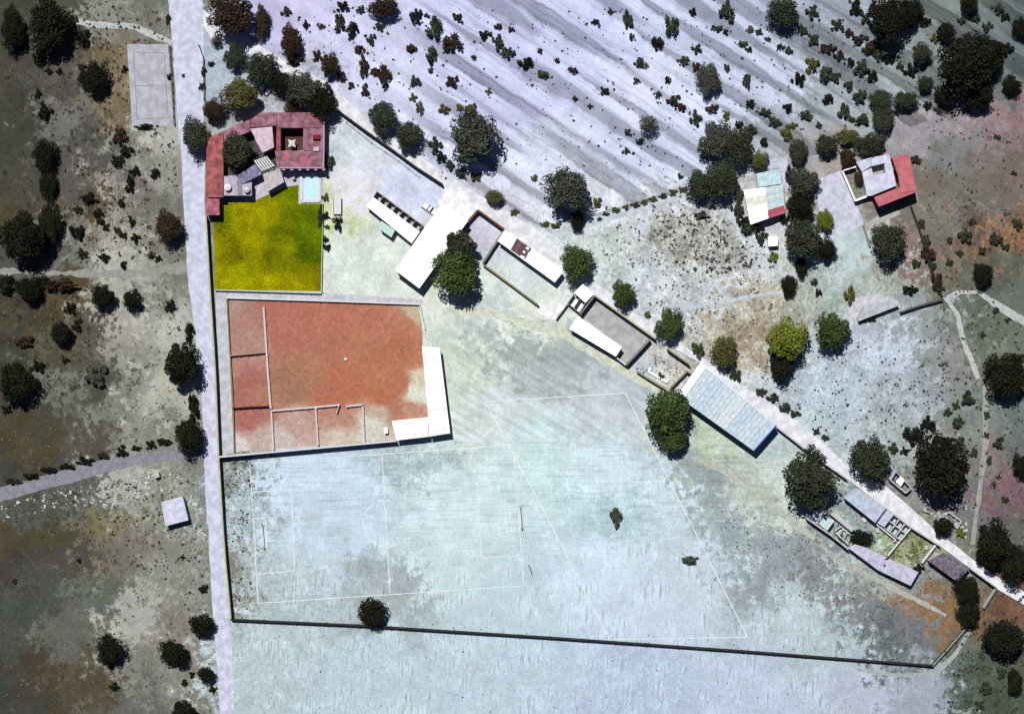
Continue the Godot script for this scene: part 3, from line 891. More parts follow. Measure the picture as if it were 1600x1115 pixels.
func ranch_house() -> void:
	var stucco := mat("pink_stucco", T(206, 170, 176), "stain", 0.1)
	var red := mat("red_roof", T(188, 110, 114), "blotch", 0.05)
	var mauve := mat("mauve_roof", T(176, 126, 146), "blotch", 0.06)
	var edge := mat("pale_edge", T(214, 190, 214), "fine", 0.2)
	var pale := mat("pink_slab", T(226, 205, 222), "stain", 0.08)
	var h := thing("courtyard_house", "sprawling house with red and mauve flat roofs around two courtyards", "house", P(415, 230))
	wing(h, [322, 217, 348.6, 205.5, 348.6, 308, 321, 308], 4.0, stucco, red, 0.15, 0.0, true)
	wing(h, [321, 310, 342.5, 310, 342.5, 336, 321, 336], 3.7, stucco, mat("dusty_red_roof", T(200, 120, 140), "blotch", 0.07), 0.15, 0.0, true)
	wing(h, [322, 216, 390, 186.5, 390.6, 205, 349.4, 222, 349.2, 205], 4.1, stucco, mauve, 0.1, 0.0, false)
	wing(h, [391, 186.4, 406.5, 176, 431, 175.5, 431, 196, 391.4, 199], 4.0, stucco, mauve, 0.1, 0.0, false)
	wing(h, [431.6, 175.5, 506.5, 175.5, 506.5, 199.5, 431.6, 199.5], 4.3, stucco, mauve, 0.1, 0.0, false)
	wing(h, [431.6, 200, 438, 200, 438, 235, 431.6, 235], 4.2, stucco, red, 0.0, 0.0, false)
	wing(h, [473.6, 200, 506.5, 200, 506, 235, 473.6, 235], 4.3, stucco, mauve, 0.0, 0.0, false)
	wing(h, [429, 235.5, 506, 235.5, 505.6, 262.5, 435, 263], 4.2, stucco, mauve, 0.1, 0.0, true)
	wing(h, [390.5, 201, 425, 197.5, 427.5, 230, 410, 238.5], 4.4, stucco, pale, 0.05, 0.0, false)
	# pale parapet and scalloped eave of the right-hand block
	var off := h.position
	var st := begin()
	bar(st, P2(506, 176, 4.5), P2(505.4, 262, 4.5), 0.3, 4.3, 4.62, off)
	put("parapet", st, edge, h)
	st = begin()
	bar(st, P2(436, 262, 4.4), P2(505, 262, 4.4), 0.3, 4.21, 4.5, off)
	put("parapet", st, edge, h)
	for i in 6:
		st = begin()
		var x := 440.0 + i * 12.5
		prism(st, poly([x, 262.9, x + 6, 262.9, x + 5, 266, x + 1, 266], 4.1), 3.9, 4.19, off, 0.03)
		put("eave_bracket", st, stucco, h)
	# chimney block, skylight and vents on the roof
	st = begin()
	prism(st, poly([488.5, 210.5, 499.5, 210.5, 499.5, 217.5, 488.5, 217.5], 5.2), 4.303, 5.2, off, 0.05)
	put("chimney", st, mat("brick_red", T(150, 48, 48), "fine", 0.3), h)
	st = begin()
	prism(st, poly([489, 229.5, 498, 229.5, 498, 236, 489, 236], 4.7), 4.303, 4.75, off, 0.05)
	put("skylight", st, pale, h)
	for e in [[487, 181, 499, 189, 4.36], [468, 243, 480, 256, 4.26], [440, 243, 452, 252, 4.26]]:
		st = begin()
		prism(st, poly([e[0], e[1], e[2], e[1] + 1, e[2] - 1, e[3], e[0] + 1, e[3] - 2], e[4]), 4.2, e[4], off, 0.02)
		put("roof_patch", st, mat("fresh_red", T(206, 120, 130), "fine", 0.2), h)
	# slate-grey flat roof, low grey wing and the open slatted roof
	wing(h, [371, 274, 399, 255.5, 409.5, 271.5, 379, 287], 3.4, stucco, mat("slate_roof", T(150, 150, 188), "blotch", 0.09), 0.08, 0.0, false)
	wing(h, [349.4, 275, 370, 275, 378.5, 288, 393, 284, 393, 305.5, 349.4, 305.5], 3.5, stucco, mat("lavender_roof", T(196, 192, 214), "stain", 0.09), 0.08, 0.0, true)
	st = begin()
	prism(st, poly([369, 280, 376, 280, 378, 304, 371, 304], 3.7), 3.503, 3.72, off, 0.03)
	put("roof_box", st, mat("taupe", T(168, 160, 168), "fine", 0.3), h)
	for i in 6:
		var a := P2(397.5 + i * 3.6, 250.5 - i * 1.25, 3.2)
		var b := P2(410 + i * 3.5, 267 - i * 1.5, 3.2)
		st = begin()
		bar(st, a, b, 0.42, 3.1, 3.2, off)
		put("slat", st, mat("white_paint", T(246, 248, 252), "fine", 0.3), h)
	for e in [[399, 250.5, 416, 245], [409, 265, 427, 258.5]]:
		st = begin()
		bar(st, P2(e[0], e[1], 3.1), P2(e[2], e[3], 3.1), 0.14, 2.9, 3.098, off)
		put("beam", st, mat("white_paint", T(246, 248, 252)), h)
		for k in 2:
			st = begin()
			tube(st, P(e[0 + 2 * k], e[1 + 2 * k]) - off, P(e[0 + 2 * k], e[1 + 2 * k]) + Vector3(0, 2.9, 0) - off, 0.07, 0.07, 8)
			put("post", st, mat("white_paint", T(246, 248, 252)), h)
	# canopy over the terrace
	var can := poly([410, 272, 436, 263.4, 444, 284, 417.5, 299.5], 3.3)
	st = begin()
	prism(st, can, 3.1, 3.28, off, 0.03)
	put("canopy", st, mat("canopy", T(206, 200, 206), "stain", 0.1), h)
	for v in can:
		var c := v.lerp(Vector2(P(427, 280).x, P(427, 280).z), 0.06)
		st = begin()
		tube(st, Vector3(c.x, 0, c.y) - off, Vector3(c.x, 3.1, c.y) - off, 0.1, 0.1, 8)
		put("post", st, stucco, h)
	struct("terrace", sheet(poly([393.5, 306, 394, 286, 409, 273, 436, 264, 505.5, 264, 505, 317, 466.5, 317, 466, 289, 450, 291, 418, 304, 396, 314, 388, 314, 388, 306]), 0.03, 0.0), mat("terrace_paving", T(206, 203, 222), "stain", 0.08))
	# garden court and dark well court
	struct("courtyard", sheet(poly([349.6, 222.6, 390.6, 206, 410, 239, 428, 232, 434, 262, 420, 262, 399, 255, 372, 273, 349.6, 274]), 0.03, 0.0), mat("garden_soil", T(96, 92, 88), "blotch", 0.2))
	struct("courtyard", sheet(poly([438.2, 200, 473.4, 200, 473.4, 235, 438.2, 235]), 0.03, 0.0), mat("shaded_court_tiles", T(100, 70, 66), "fine", 0.2))  # floor colour darkened to hold the shade of the deep court
	# star-shaped white sunshade in the well court
	var u := thing("sunshade", "white star-shaped sunshade in the small square courtyard", "sunshade", P(457, 225))
	st = begin()
	tube(st, Vector3.ZERO, Vector3(0, 2.6, 0), 0.05, 0.04, 8)
	put("pole", st, mat("steel", Color(0.6, 0.6, 0.6), "", 1.0, 0.4), u)
	st = begin()
	for i in 8:
		var t0 := TAU * (i - 0.5) / 8.0 + 0.39
		var t1 := TAU * (i + 0.5) / 8.0 + 0.39
		var r0 := 1.6 if i % 2 else 0.75
		var r1 := 0.75 if i % 2 else 1.6
		quad(st, Vector3(0, 2.75, 0), Vector3(cos(t0) * r0, 2.45, sin(t0) * r0), Vector3(cos(t1) * r1, 2.45, sin(t1) * r1), Vector3(0, 2.75, 0), Vector3.UP)
	put("canopy", st, mat("white_cloth", T(244, 244, 250), "fine", 0.3), u)
	# pool beside the lawn
	var pool := thing("swimming_pool", "small pale blue pool with white rim beside the lawn", "pool", P(485, 294))
	off = pool.position
	st = begin()
	for e in [[471, 272, 499, 272], [499, 272, 499, 314], [499, 314, 471, 314], [471, 314, 471, 272]]:
		bar(st, P2(e[0], e[1]), P2(e[2], e[3]), 0.8 + 0.01 * (int(e[0]) % 2), 0.034, 0.42 + 0.004 * (int(e[1]) % 4), off)
	put("rim", st, mat("white_paint", T(246, 248, 252)), pool)
	st = begin()
	prism(st, poly([473, 274, 497, 274, 497, 312, 473, 312]), 0.034, 0.06, off)
	put("floor", st, mat("pool_tiles", T(222, 240, 248), "stain", 0.1), pool)
	st = begin()
	prism(st, poly([473.2, 274.2, 496.8, 274.2, 496.8, 311.8, 473.2, 311.8]), 0.07, 0.30, off)
	var wm := StandardMaterial3D.new()
	wm.albedo_color = Color(0.78, 0.93, 1.0, 0.25)
	wm.transparency = BaseMaterial3D.TRANSPARENCY_ALPHA
	wm.roughness = 0.05
	put("water", st, wm, pool)
	tank("white rounded water tank on the flat roof near the red wing", 356, 293, 1.0, 3.503, mat("tank_white", T(240, 243, 252), "", 1.0, 0.5))
	tank("grey rounded water tank at the roof corner above the lawn", 386, 297, 0.85, 3.503, mat("tank_grey", T(205, 206, 212), "", 1.0, 0.5))
	tank("little grey water tank on the paved terrace", 459, 279, 0.45, 0.03, mat("tank_grey", T(205, 206, 212), "", 1.0, 0.5))

func school() -> void:
	var white := mat("white_wall", T(236, 234, 226), "stain", 0.1)
	var chalk := mat("white_roof", Color(0.86, 0.86, 0.87).linear_to_srgb(), "stain", 0.06)
	var concrete := mat("grey_concrete", T(176, 178, 182), "stain", 0.12)
	var steel := mat("white_sheet", Color(0.86, 0.86, 0.87).linear_to_srgb(), "stain", 0.09, 0.7)
	var steel2 := mat("chalky_sheet", Color(0.76, 0.77, 0.79).linear_to_srgb(), "stain", 0.12, 0.7)
	# long white hall
	var b := building("hall", "long blank white roof beside the biggest compound tree", [617, 422, 655, 450.5, 731, 345, 690, 317.5], 4.6, white, chalk)
	sheets(b, [P(617, 422, 4.62), P(690, 317.5, 4.62), P(731, 345, 4.62), P(655, 450.5, 4.62)], 15, [steel, chalk, steel, steel2])
	b = building("classroom_block", "narrow white roof with a row of open stalls behind it", [571, 321, 584, 308.5, 656, 362, 643, 380], 3.2, white, chalk)
	sheets(b, [P(571, 321, 3.22), P(643, 380, 3.22), P(656, 362, 3.22), P(584, 308.5, 3.22)], 12, [steel, chalk, steel2])
	building("shed", "small mint-green roofed annex against the narrow white block", [595.5, 345, 617.5, 359.5, 611, 371, 593, 358], 2.6, white, mat("mint_roof", T(206, 240, 236), "stain", 0.1), 0.1)
	# open stalls: one long wall and partitions
	var s := thing("stall_row", "row of open stalls divided by short walls behind the narrow roof", "stalls", P(625, 330))
	var off := s.position
	var wall_m := mat("stall_wall", T(190, 180, 172), "stain", 0.1)
	var st := begin()
	bar(st, P2(588, 298, 2.7), P2(660, 351.5, 2.7), 0.25, 0.0, 2.7, off)
	put("back_wall", st, wall_m, s)
	for i in 8:
		var t := i / 7.0
		st = begin()
		bar(st, P2(588.7 + 70.5 * t, 299.0 + 53.0 * t, 2.6), P2(583.4 + 70.2 * t, 307.2 + 52.6 * t, 2.6), 0.14, 0.0, 2.6 + 0.01 * (i % 2), off)
		put("partition", st, wall_m, s)
	var row := sheet(poly([588, 299, 659, 352, 654, 361, 583, 308]), 0.025, 0.0)
	struct("stall_floor", row, mat("stall_floor", T(200, 200, 220), "stain", 0.1))
	# building beside the road with a rusty patch in its roof
	b = building("long_shed", "long white roof by the road with a rusty brown patch", [777.5, 376.5, 788.5, 359.5, 806, 371, 877, 420, 879, 426, 867, 441.5], 3.4, white, chalk)
	sheets(b, [P(777.5, 376.5, 3.42), P(797, 389.5, 3.42), P(807, 371.5, 3.42), P(788.5, 359.5, 3.42)], 3, [steel, steel2])
	sheets(b, [P(797.6, 389.8, 3.42), P(820, 405.5, 3.42), P(831, 388.5, 3.42), P(807.6, 372, 3.42)], 5, [mat("rust", T(122, 96, 106), "blotch", 0.15), mat("rust_pale", T(140, 112, 118), "blotch", 0.18)], "rusty_panel", 0.03)
	sheets(b, [P(820.6, 406, 3.42), P(867, 441.3, 3.42), P(878, 425.5, 3.42), P(831.6, 389, 3.42)], 9, [steel, chalk, steel2])
	for e in [[814, 398, 6, 3], [823, 385, 4, 3], [818, 391, 3, 3], [826, 394, 3, 3]]:
		st = begin()
		prism(st, poly([e[0], e[1], e[0] + e[2], e[1] + e[2] * 0.6, e[0] + e[2] - e[3] * 0.5, e[1] + e[2] * 0.6 + e[3], e[0] - e[3] * 0.5, e[1] + e[3]], 3.55), 3.5, 3.57, b.position, 0.02)
		put("loose_sheet", st, steel, b)
	# little house with two roofless rooms
	b = building("washroom", "little square white roof with two roofless rooms below it", [896.5, 457, 911, 443.5, 928, 459, 915, 473], 3.0, white, chalk, 0.1)
	off = b.position
	var gw := mat("grey_wall", T(150, 156, 152), "stain", 0.15)
	for e in [[897, 459.5, 887.5, 473, 0], [914.5, 474, 905.5, 488.5, 1], [887.5, 473.5, 905, 488, 2], [906, 466.5, 896.5, 481, 3]]:
		st = begin()
		bar(st, P2(e[0], e[1], 2.2), P2(e[2], e[3], 2.2), 0.22, 0.0, 2.2 + 0.01 * e[4], off)
		put("partition", st, gw, b)
	struct("room_floor", sheet(poly([897, 461, 914, 474, 905, 487, 888, 473]), 0.024, 0.0), chalk)
	# walled court and its long white block
	b = building("open_shed", "long white roof along the south side of the walled court", [903, 493.5, 972.5, 542, 962.5, 557, 889.5, 513.5], 3.3, white, chalk)
	sheets(b, [P(903, 493.5, 3.32), P(972.5, 542, 3.32), P(962.5, 557, 3.32), P(889.5, 513.5, 3.32)], 11, [steel, chalk, steel2])
	struct("concrete_court", sheet(poly([930, 465, 1015, 529, 978, 569, 964, 556, 973, 541, 907, 492]), 0.022, 0.0), mat("court_grey", T(186, 190, 194), "stain", 0.05))
	# big pale-blue roof
	var blue := mat("pale_blue_sheet", T(216, 234, 247), "stain", 0.08, 0.6)
	var blue2 := mat("faded_blue_sheet", T(206, 228, 246), "stain", 0.11, 0.6)
	var blue3 := mat("bleached_blue_sheet", T(226, 240, 249), "stain", 0.13, 0.6)
	var wall_blue := mat("blue_wall", T(70, 96, 200), "stain", 0.1)
	b = building("assembly_hall", "big pale blue metal roof with a cobalt blue end wall", [1058, 617.5, 1095, 565.5, 1213.5, 663.5, 1177.5, 704], 4.8, wall_blue, chalk, 0.1)
	sheets(b, [P(1066, 624, 4.82), P(1177.5, 703.6, 4.82), P(1213, 663.5, 4.82), P(1103, 573, 4.82)], 20, [blue, blue2, blue, blue3, blue2])
	sheets(b, [P(1058, 617.5, 4.82), P(1065.6, 623.4, 4.82), P(1102.4, 572.4, 4.82), P(1095, 565.8, 4.82)], 1, [steel], "porch_panel")
	st = begin()
	off = b.position
	bar(st, P2(1213.6, 664, 5.0), P2(1178.2, 704.2, 5.0), 0.3, 4.6, 5.05, off)
	put("fascia", st, wall_blue, b)
	# bench-like planter and post in the little yard
	var pl := thing("planter", "white concrete planter box in the weedy yard by the blue roof", "planter", P(1027, 588))
	off = pl.position
	for e in [[1013, 580, 1042, 597, 0], [1013, 580, 1017, 575, 1], [1042, 597, 1044, 592, 2]]:
		st = begin()
		bar(st, P2(e[0], e[1], 0.6), P2(e[2], e[3], 0.6), 0.5, 0.0, 0.6 + 0.008 * e[4], off)
		put("box_side", st, chalk, pl)
	# arena grandstand: L-shaped white roof
	var g := thing("grandstand", "L-shaped white sheet roof around the clay arena corner", "building", P(665, 640))
	wing(g, [659, 541, 687, 543, 703.5, 677, 670.5, 682, 670, 650], 3.8, white, chalk, 0.25)
	wing(g, [612, 657.5, 669.4, 651.2, 669.8, 682, 619.5, 688], 3.6, white, chalk, 0.25)
	sheets(g, [P(687, 543, 3.82), P(703.3, 677, 3.82), P(671.5, 681, 3.82), P(659.5, 541.5, 3.82)], 17, [mat("dusty_white_sheet", Color(0.74, 0.75, 0.76).linear_to_srgb(), "stain", 0.1), mat("lavender_sheet", Color(0.62, 0.63, 0.66).linear_to_srgb(), "stain", 0.1), mat("dusty_white_sheet", Color(0.74, 0.75, 0.76).linear_to_srgb())])
	sheets(g, [P(612.5, 657.5, 3.62), P(644, 654, 3.62), P(647, 684.5, 3.62), P(619, 687.5, 3.62)], 2, [chalk, steel])
	sheets(g, [P(644.5, 653.8, 3.62), P(669, 651.3, 3.62), P(669.6, 682, 3.62), P(647.5, 684.5, 3.62)], 5, [steel2, mat("lavender_sheet", Color(0.62, 0.63, 0.66).linear_to_srgb(), "stain", 0.1)])
	st = begin()
	var bx := thing("metal_box", "little white box beside the arena's white roof", "box", P(603, 673))
	prism(st, poly([600, 669, 605, 668, 606, 676, 601, 677], 1.3), 0.02, 1.2, bx.position, 0.05)
	put("body", st, chalk, bx)
	st = begin()
	prism(st, poly([599.6, 668.6, 605.4, 667.6, 606.4, 676.4, 600.6, 677.4], 1.3), 1.203, 1.27, bx.position, 0.02)
	put("lid", st, steel2, bx)

func east_houses() -> void:
	var white := mat("white_wall", T(236, 234, 226))
	var chalk := mat("white_roof", Color(0.86, 0.86, 0.87).linear_to_srgb())
	var steel := mat("white_sheet", Color(0.86, 0.86, 0.87).linear_to_srgb())
	var grey := mat("grey_wall", T(150, 156, 152))
	# house with white, mint and red roofing
	var b := thing("farmhouse", "white sheet-roofed farmhouse with one red roof corner among trees", "house", P(1194, 320))
	var off := b.position
	wing(b, [1162, 297, 1224, 288, 1227, 333, 1173, 351], 3.0, white, chalk, 0.2)
	var mid0 := P(1196, 292, 4.0)
	var mid1 := P(1201, 341, 4.0)
	var m1 := P(1199.5, 329, 4.0)
	var pale_blue := mat("ice_sheet", T(214, 238, 246), "stain", 0.1, 0.7)
	sheets(b, [P(1162, 297, 3.1), P(1173, 351, 3.1), mid1, mid0], 4, [steel, mat("cream_sheet", T(246, 246, 238), "stain", 0.1)])
	sheets(b, [mid0, m1, P(1225.5, 321, 3.1), P(1224, 288, 3.1)], 3, [pale_blue])
	sheets(b, [m1 + Vector3(0, 0, 0.05), mid1, P(1227, 333, 3.1), P(1225.6, 321.4, 3.1)], 2, [mat("red_sheet", T(206, 92, 104), "stain", 0.15, 0.7), mat("pink_sheet", T(204, 112, 138), "stain", 0.15, 0.7)], "red_panel")
	for k in 2:                                               # gables under the sheets
		var st2 := begin()
		var e0 := [P(1163, 297, 3.0), P(1223, 288.5, 3.0), mid0] if k == 0 else [P(1173.5, 350, 3.0), P(1226, 332.5, 3.0), mid1]
		var dz := Vector3(0, 0, 0.15 if k == 0 else -0.15)
		tri(st2, e0[0] + dz - off, e0[1] + dz - off, e0[2] + dz - off, Vector3(0, 0, -1 if k == 0 else 1))
		put("gable", st2, white, b)
	wing(b, [1182, 271, 1218.5, 264, 1222, 287, 1185, 292.5], 2.7, white, mat("mint_sheet", T(206, 236, 248), "stain", 0.1), 0.15)
	struct("yard", sheet(poly([1200, 262, 1204, 250, 1216, 246, 1230, 244, 1236, 285, 1228, 300, 1224, 286, 1219, 262]), 0.02, 0.15, 1.0, 5), mat("concrete_yard", T(212, 216, 238)))
	building("hut", "tiny square white-roofed hut below the farmhouse", [1200, 370, 1216, 370, 1216, 384, 1201, 385], 2.3, white, chalk, 0.08)
	struct("yard", sheet(poly([1222, 336, 1238, 332, 1242, 350, 1232, 360, 1222, 352]), 0.02, 0.15, 1.0, 6), mat("concrete_yard", T(212, 216, 238)))
	# house with the red L roof and white courtyard
	b = thing("farmhouse", "white courtyard house with a red L-shaped roof", "house", P(1378, 285))
	off = b.position
	var red := mat("rose_roof", T(206, 120, 130), "stain", 0.06)
	wing(b, [1394, 246, 1420.5, 240, 1427, 270, 1432.5, 297, 1408.5, 302, 1404, 275], 5.6, mat("maroon_wall", T(120, 40, 50), "stain", 0.1), red, 0.12)
	wing(b, [1366, 308, 1408, 291.5, 1408.6, 302.4, 1432.5, 297.6, 1432, 300, 1373.5, 323], 5.55, mat("maroon_wall", T(120, 40, 50), "stain", 0.1), red, 0.12)
	var lav := mat("lavender_slab", T(222, 226, 250), "stain", 0.06)
	wing(b, [1338, 253, 1360, 246, 1362.5, 259, 1347, 268], 3.2, white, lav, 0.0, 0.0, false)
	wing(b, [1360.4, 246, 1389.5, 240.5, 1394, 257, 1382, 255, 1363, 259.5], 3.25, white, lav, 0.0, 0.0, false)
	wing(b, [1347.4, 268.6, 1362.4, 262, 1365, 274, 1384, 270, 1382.4, 255.4, 1394.2, 257.4, 1401, 290, 1363, 305.5, 1355, 306], 3.2, white, lav, 0.0, 0.0, false)
	struct("courtyard", sheet(poly([1362.6, 259.8, 1382, 256, 1384, 270, 1365, 274]), 0.03, 0.0), mat("court_grey", T(186, 190, 194)))
	for e in [[1317, 267, 1337, 314, 2.4, 0.35], [1319, 266, 1338, 260, 2.41, 0.3], [1337.5, 313, 1356, 306, 2.42, 0.5]]:
		var st := begin()
		bar(st, P2(e[0], e[1], e[4]), P2(e[2], e[3], e[4]), e[5], 0.0, e[4], off)
		put("court_wall", st, chalk, b)
	struct("courtyard", sheet(poly([1320, 268, 1338, 262, 1354, 305, 1338, 311]), 0.024, 0.0), mat("garden_court", T(150, 152, 140), "blotch", 0.15))
	# small white-roofed building south-west, by the lane
	b = building("pump_house", "lone square white-roofed hut beside the dirt road and lane", [251, 784, 285, 775, 294, 812.5, 258, 822], 3.0, white, mat("lavender_slab", T(222, 226, 250)), 0.1)
	building("hut", "tiny pale roofed hut on the rubble strip beside the lane", [239, 739, 247, 737, 249, 745, 241, 747], 1.6, white, mat("ash_roof", T(206, 210, 214), "stain", 0.2), 0.05)
	# low pale-roofed store on the slope
	b = building("store", "low pale roof with a shed wall above the open slope", [1340, 496, 1352, 478, 1398, 466, 1406, 477, 1342, 502], 2.2, grey, mat("dusty_slab", T(198, 204, 212), "stain", 0.08), 0.1)

	# the homestead at the east end
	var ice := mat("ice_roof", T(196, 210, 232), "stain", 0.07)
	b = building("farmhouse", "pale blue-grey flat roof pressed against the diagonal road", [1319.5, 778, 1338, 762.5, 1386, 793, 1368, 817], 3.4, white, ice, 0.1)
	b = building("lean_to", "small pale lean-to roof stepping down from the blue-grey roof", [1371.5, 817, 1386.5, 796, 1398, 803, 1382, 824], 2.8, white, mat("lilac_roof", T(208, 214, 240), "stain", 0.1), 0.1)
	var rooms := thing("roofless_rooms", "roofless white rooms between the lean-to and grassy yard", "ruin", P(1402, 823))
	off = rooms.position
	for e in [[1398, 804, 1422, 823, 0], [1383, 825, 1408, 844, 1], [1391, 814, 1415, 833, 2], [1406, 811, 1391, 831, 3], [1415, 818, 1400, 838, 4]]:
		var st := begin()
		bar(st, P2(e[0], e[1], 2.2), P2(e[2], e[3], 2.2), 0.3, 0.0, 2.1 + 0.012 * e[4], off)
		put("partition", st, mat("pale_plaster", T(200, 214, 216), "stain", 0.15), rooms)
	struct("room_floor", sheet(poly([1397, 804, 1421, 823, 1408, 843, 1384, 824]), 0.024, 0.0), mat("ash_roof", T(206, 210, 214)))
	building("farmhouse", "dark purple-grey flat roof beside the grassy yard", [1451, 876, 1474, 863, 1516, 887, 1496.5, 909], 3.6, white, mat("purple_grey_roof", T(136, 128, 146), "blotch", 0.12), 0.1)
	b = building("long_house", "long bent lavender roof along the homestead's lower wall", [1326, 856, 1336, 850, 1356, 856, 1386, 871, 1436, 893.5, 1423.5, 915, 1373, 891], 3.1, white, mat("lavender_long_roof", T(206, 206, 232), "stain", 0.07), 0.1)
	for e in [[1384, 874, 6], [1381, 884, 3]]:
		var st := begin()
		bar(st, P2(e[0], e[1], 3.3), P2(e[0] + e[2], e[1] - e[2] * 0.6, 3.3), 0.4, 3.102, 3.4, b.position)
		put("vent", st, mat("dark_iron", Color(0.12, 0.12, 0.13), "fine", 0.3), b)
	var cobalt := mat("cobalt_wall", T(74, 84, 196), "stain", 0.1)
	building("hut", "first cobalt-walled hut with white roof under the round tree", [1261.5, 807, 1281, 795, 1291, 801, 1277, 818.5], 2.6, cobalt, mat("lilac_roof", T(208, 214, 240)), 0.06)
	building("hut", "second cobalt-walled hut with mint roof beside the pens", [1279, 818, 1289, 805.5, 1304.5, 813.5, 1293, 829], 2.6, cobalt, mat("mint_roof", T(206, 240, 236)), 0.06)
	building("shed", "narrow pale shed roof behind the two cobalt huts", [1297, 803, 1305, 799, 1336, 826, 1331, 831], 2.0, grey, mat("ash_roof", T(206, 210, 214)), 0.05)
	var pens := thing("animal_pens", "small white block pens between the huts and lavender roof", "pens", P(1318, 836))
	off = pens.position
	for e in [[1304, 830, 1314, 822, 0], [1314, 822, 1330, 836, 1], [1306, 832, 1326, 850, 2], [1330, 836, 1324, 849, 3], [1318, 842, 1324, 832, 4], [1311, 836, 1318, 827, 5]]:
		var st := begin()
		bar(st, P2(e[0], e[1], 1.4), P2(e[2], e[3], 1.4), 0.4, 0.0, 1.4 + 0.012 * e[4], off)
		put("partition", st, mat("pale_plaster", T(200, 214, 216)), pens)
	# two ruins across the road
	var r := thing("ruin", "small roofless white cabin with junk inside across the road", "ruin", P(1406, 752))
	off = r.position
	for e in [[1399, 735, 1424, 762, 2.2, 0.3], [1424, 762, 1416, 770, 2.21, 0.5], [1416, 770, 1391, 749, 2.22, 0.5], [1391, 749, 1399, 735, 2.23, 0.9], [1404, 754, 1411, 747, 2.18, 0.4]]:
		var st := begin()
		bar(st, P2(e[0], e[1], e[4]), P2(e[2], e[3], e[4]), e[5], 0.0, e[4], off)
		put("partition", st, mat("ruin_plaster", T(204, 208, 216), "blotch", 0.2), r)
	var sr := begin()
	prism(sr, poly([1400, 752, 1408, 744, 1414, 750, 1408, 760], 2.3), 2.24, 2.36, off, 0.03)
	put("roof_fragment", sr, chalk, r)
	r = thing("ruin", "crumbled foundation walls among rubble beside the tall dark tree", "ruin", P(1490, 812))
	off = r.position
	for e in [[1477, 806, 1482, 799, 1.2, 0.5], [1482, 799, 1503, 814, 1.21, 0.45], [1503, 814, 1496, 825, 1.22, 0.5], [1477, 806, 1496, 825, 1.23, 0.4], [1472, 810, 1479, 800, 0.9, 0.8], [1443, 797, 1450, 791, 1.0, 0.8], [1443, 797, 1453, 800, 1.02, 0.6]]:
		var st := begin()
		bar(st, P2(e[0], e[1], e[4]), P2(e[2], e[3], e[4]), e[5], 0.0, e[4], off)
		put("partition", st, mat("ruin_plaster", T(204, 208, 216)), r)

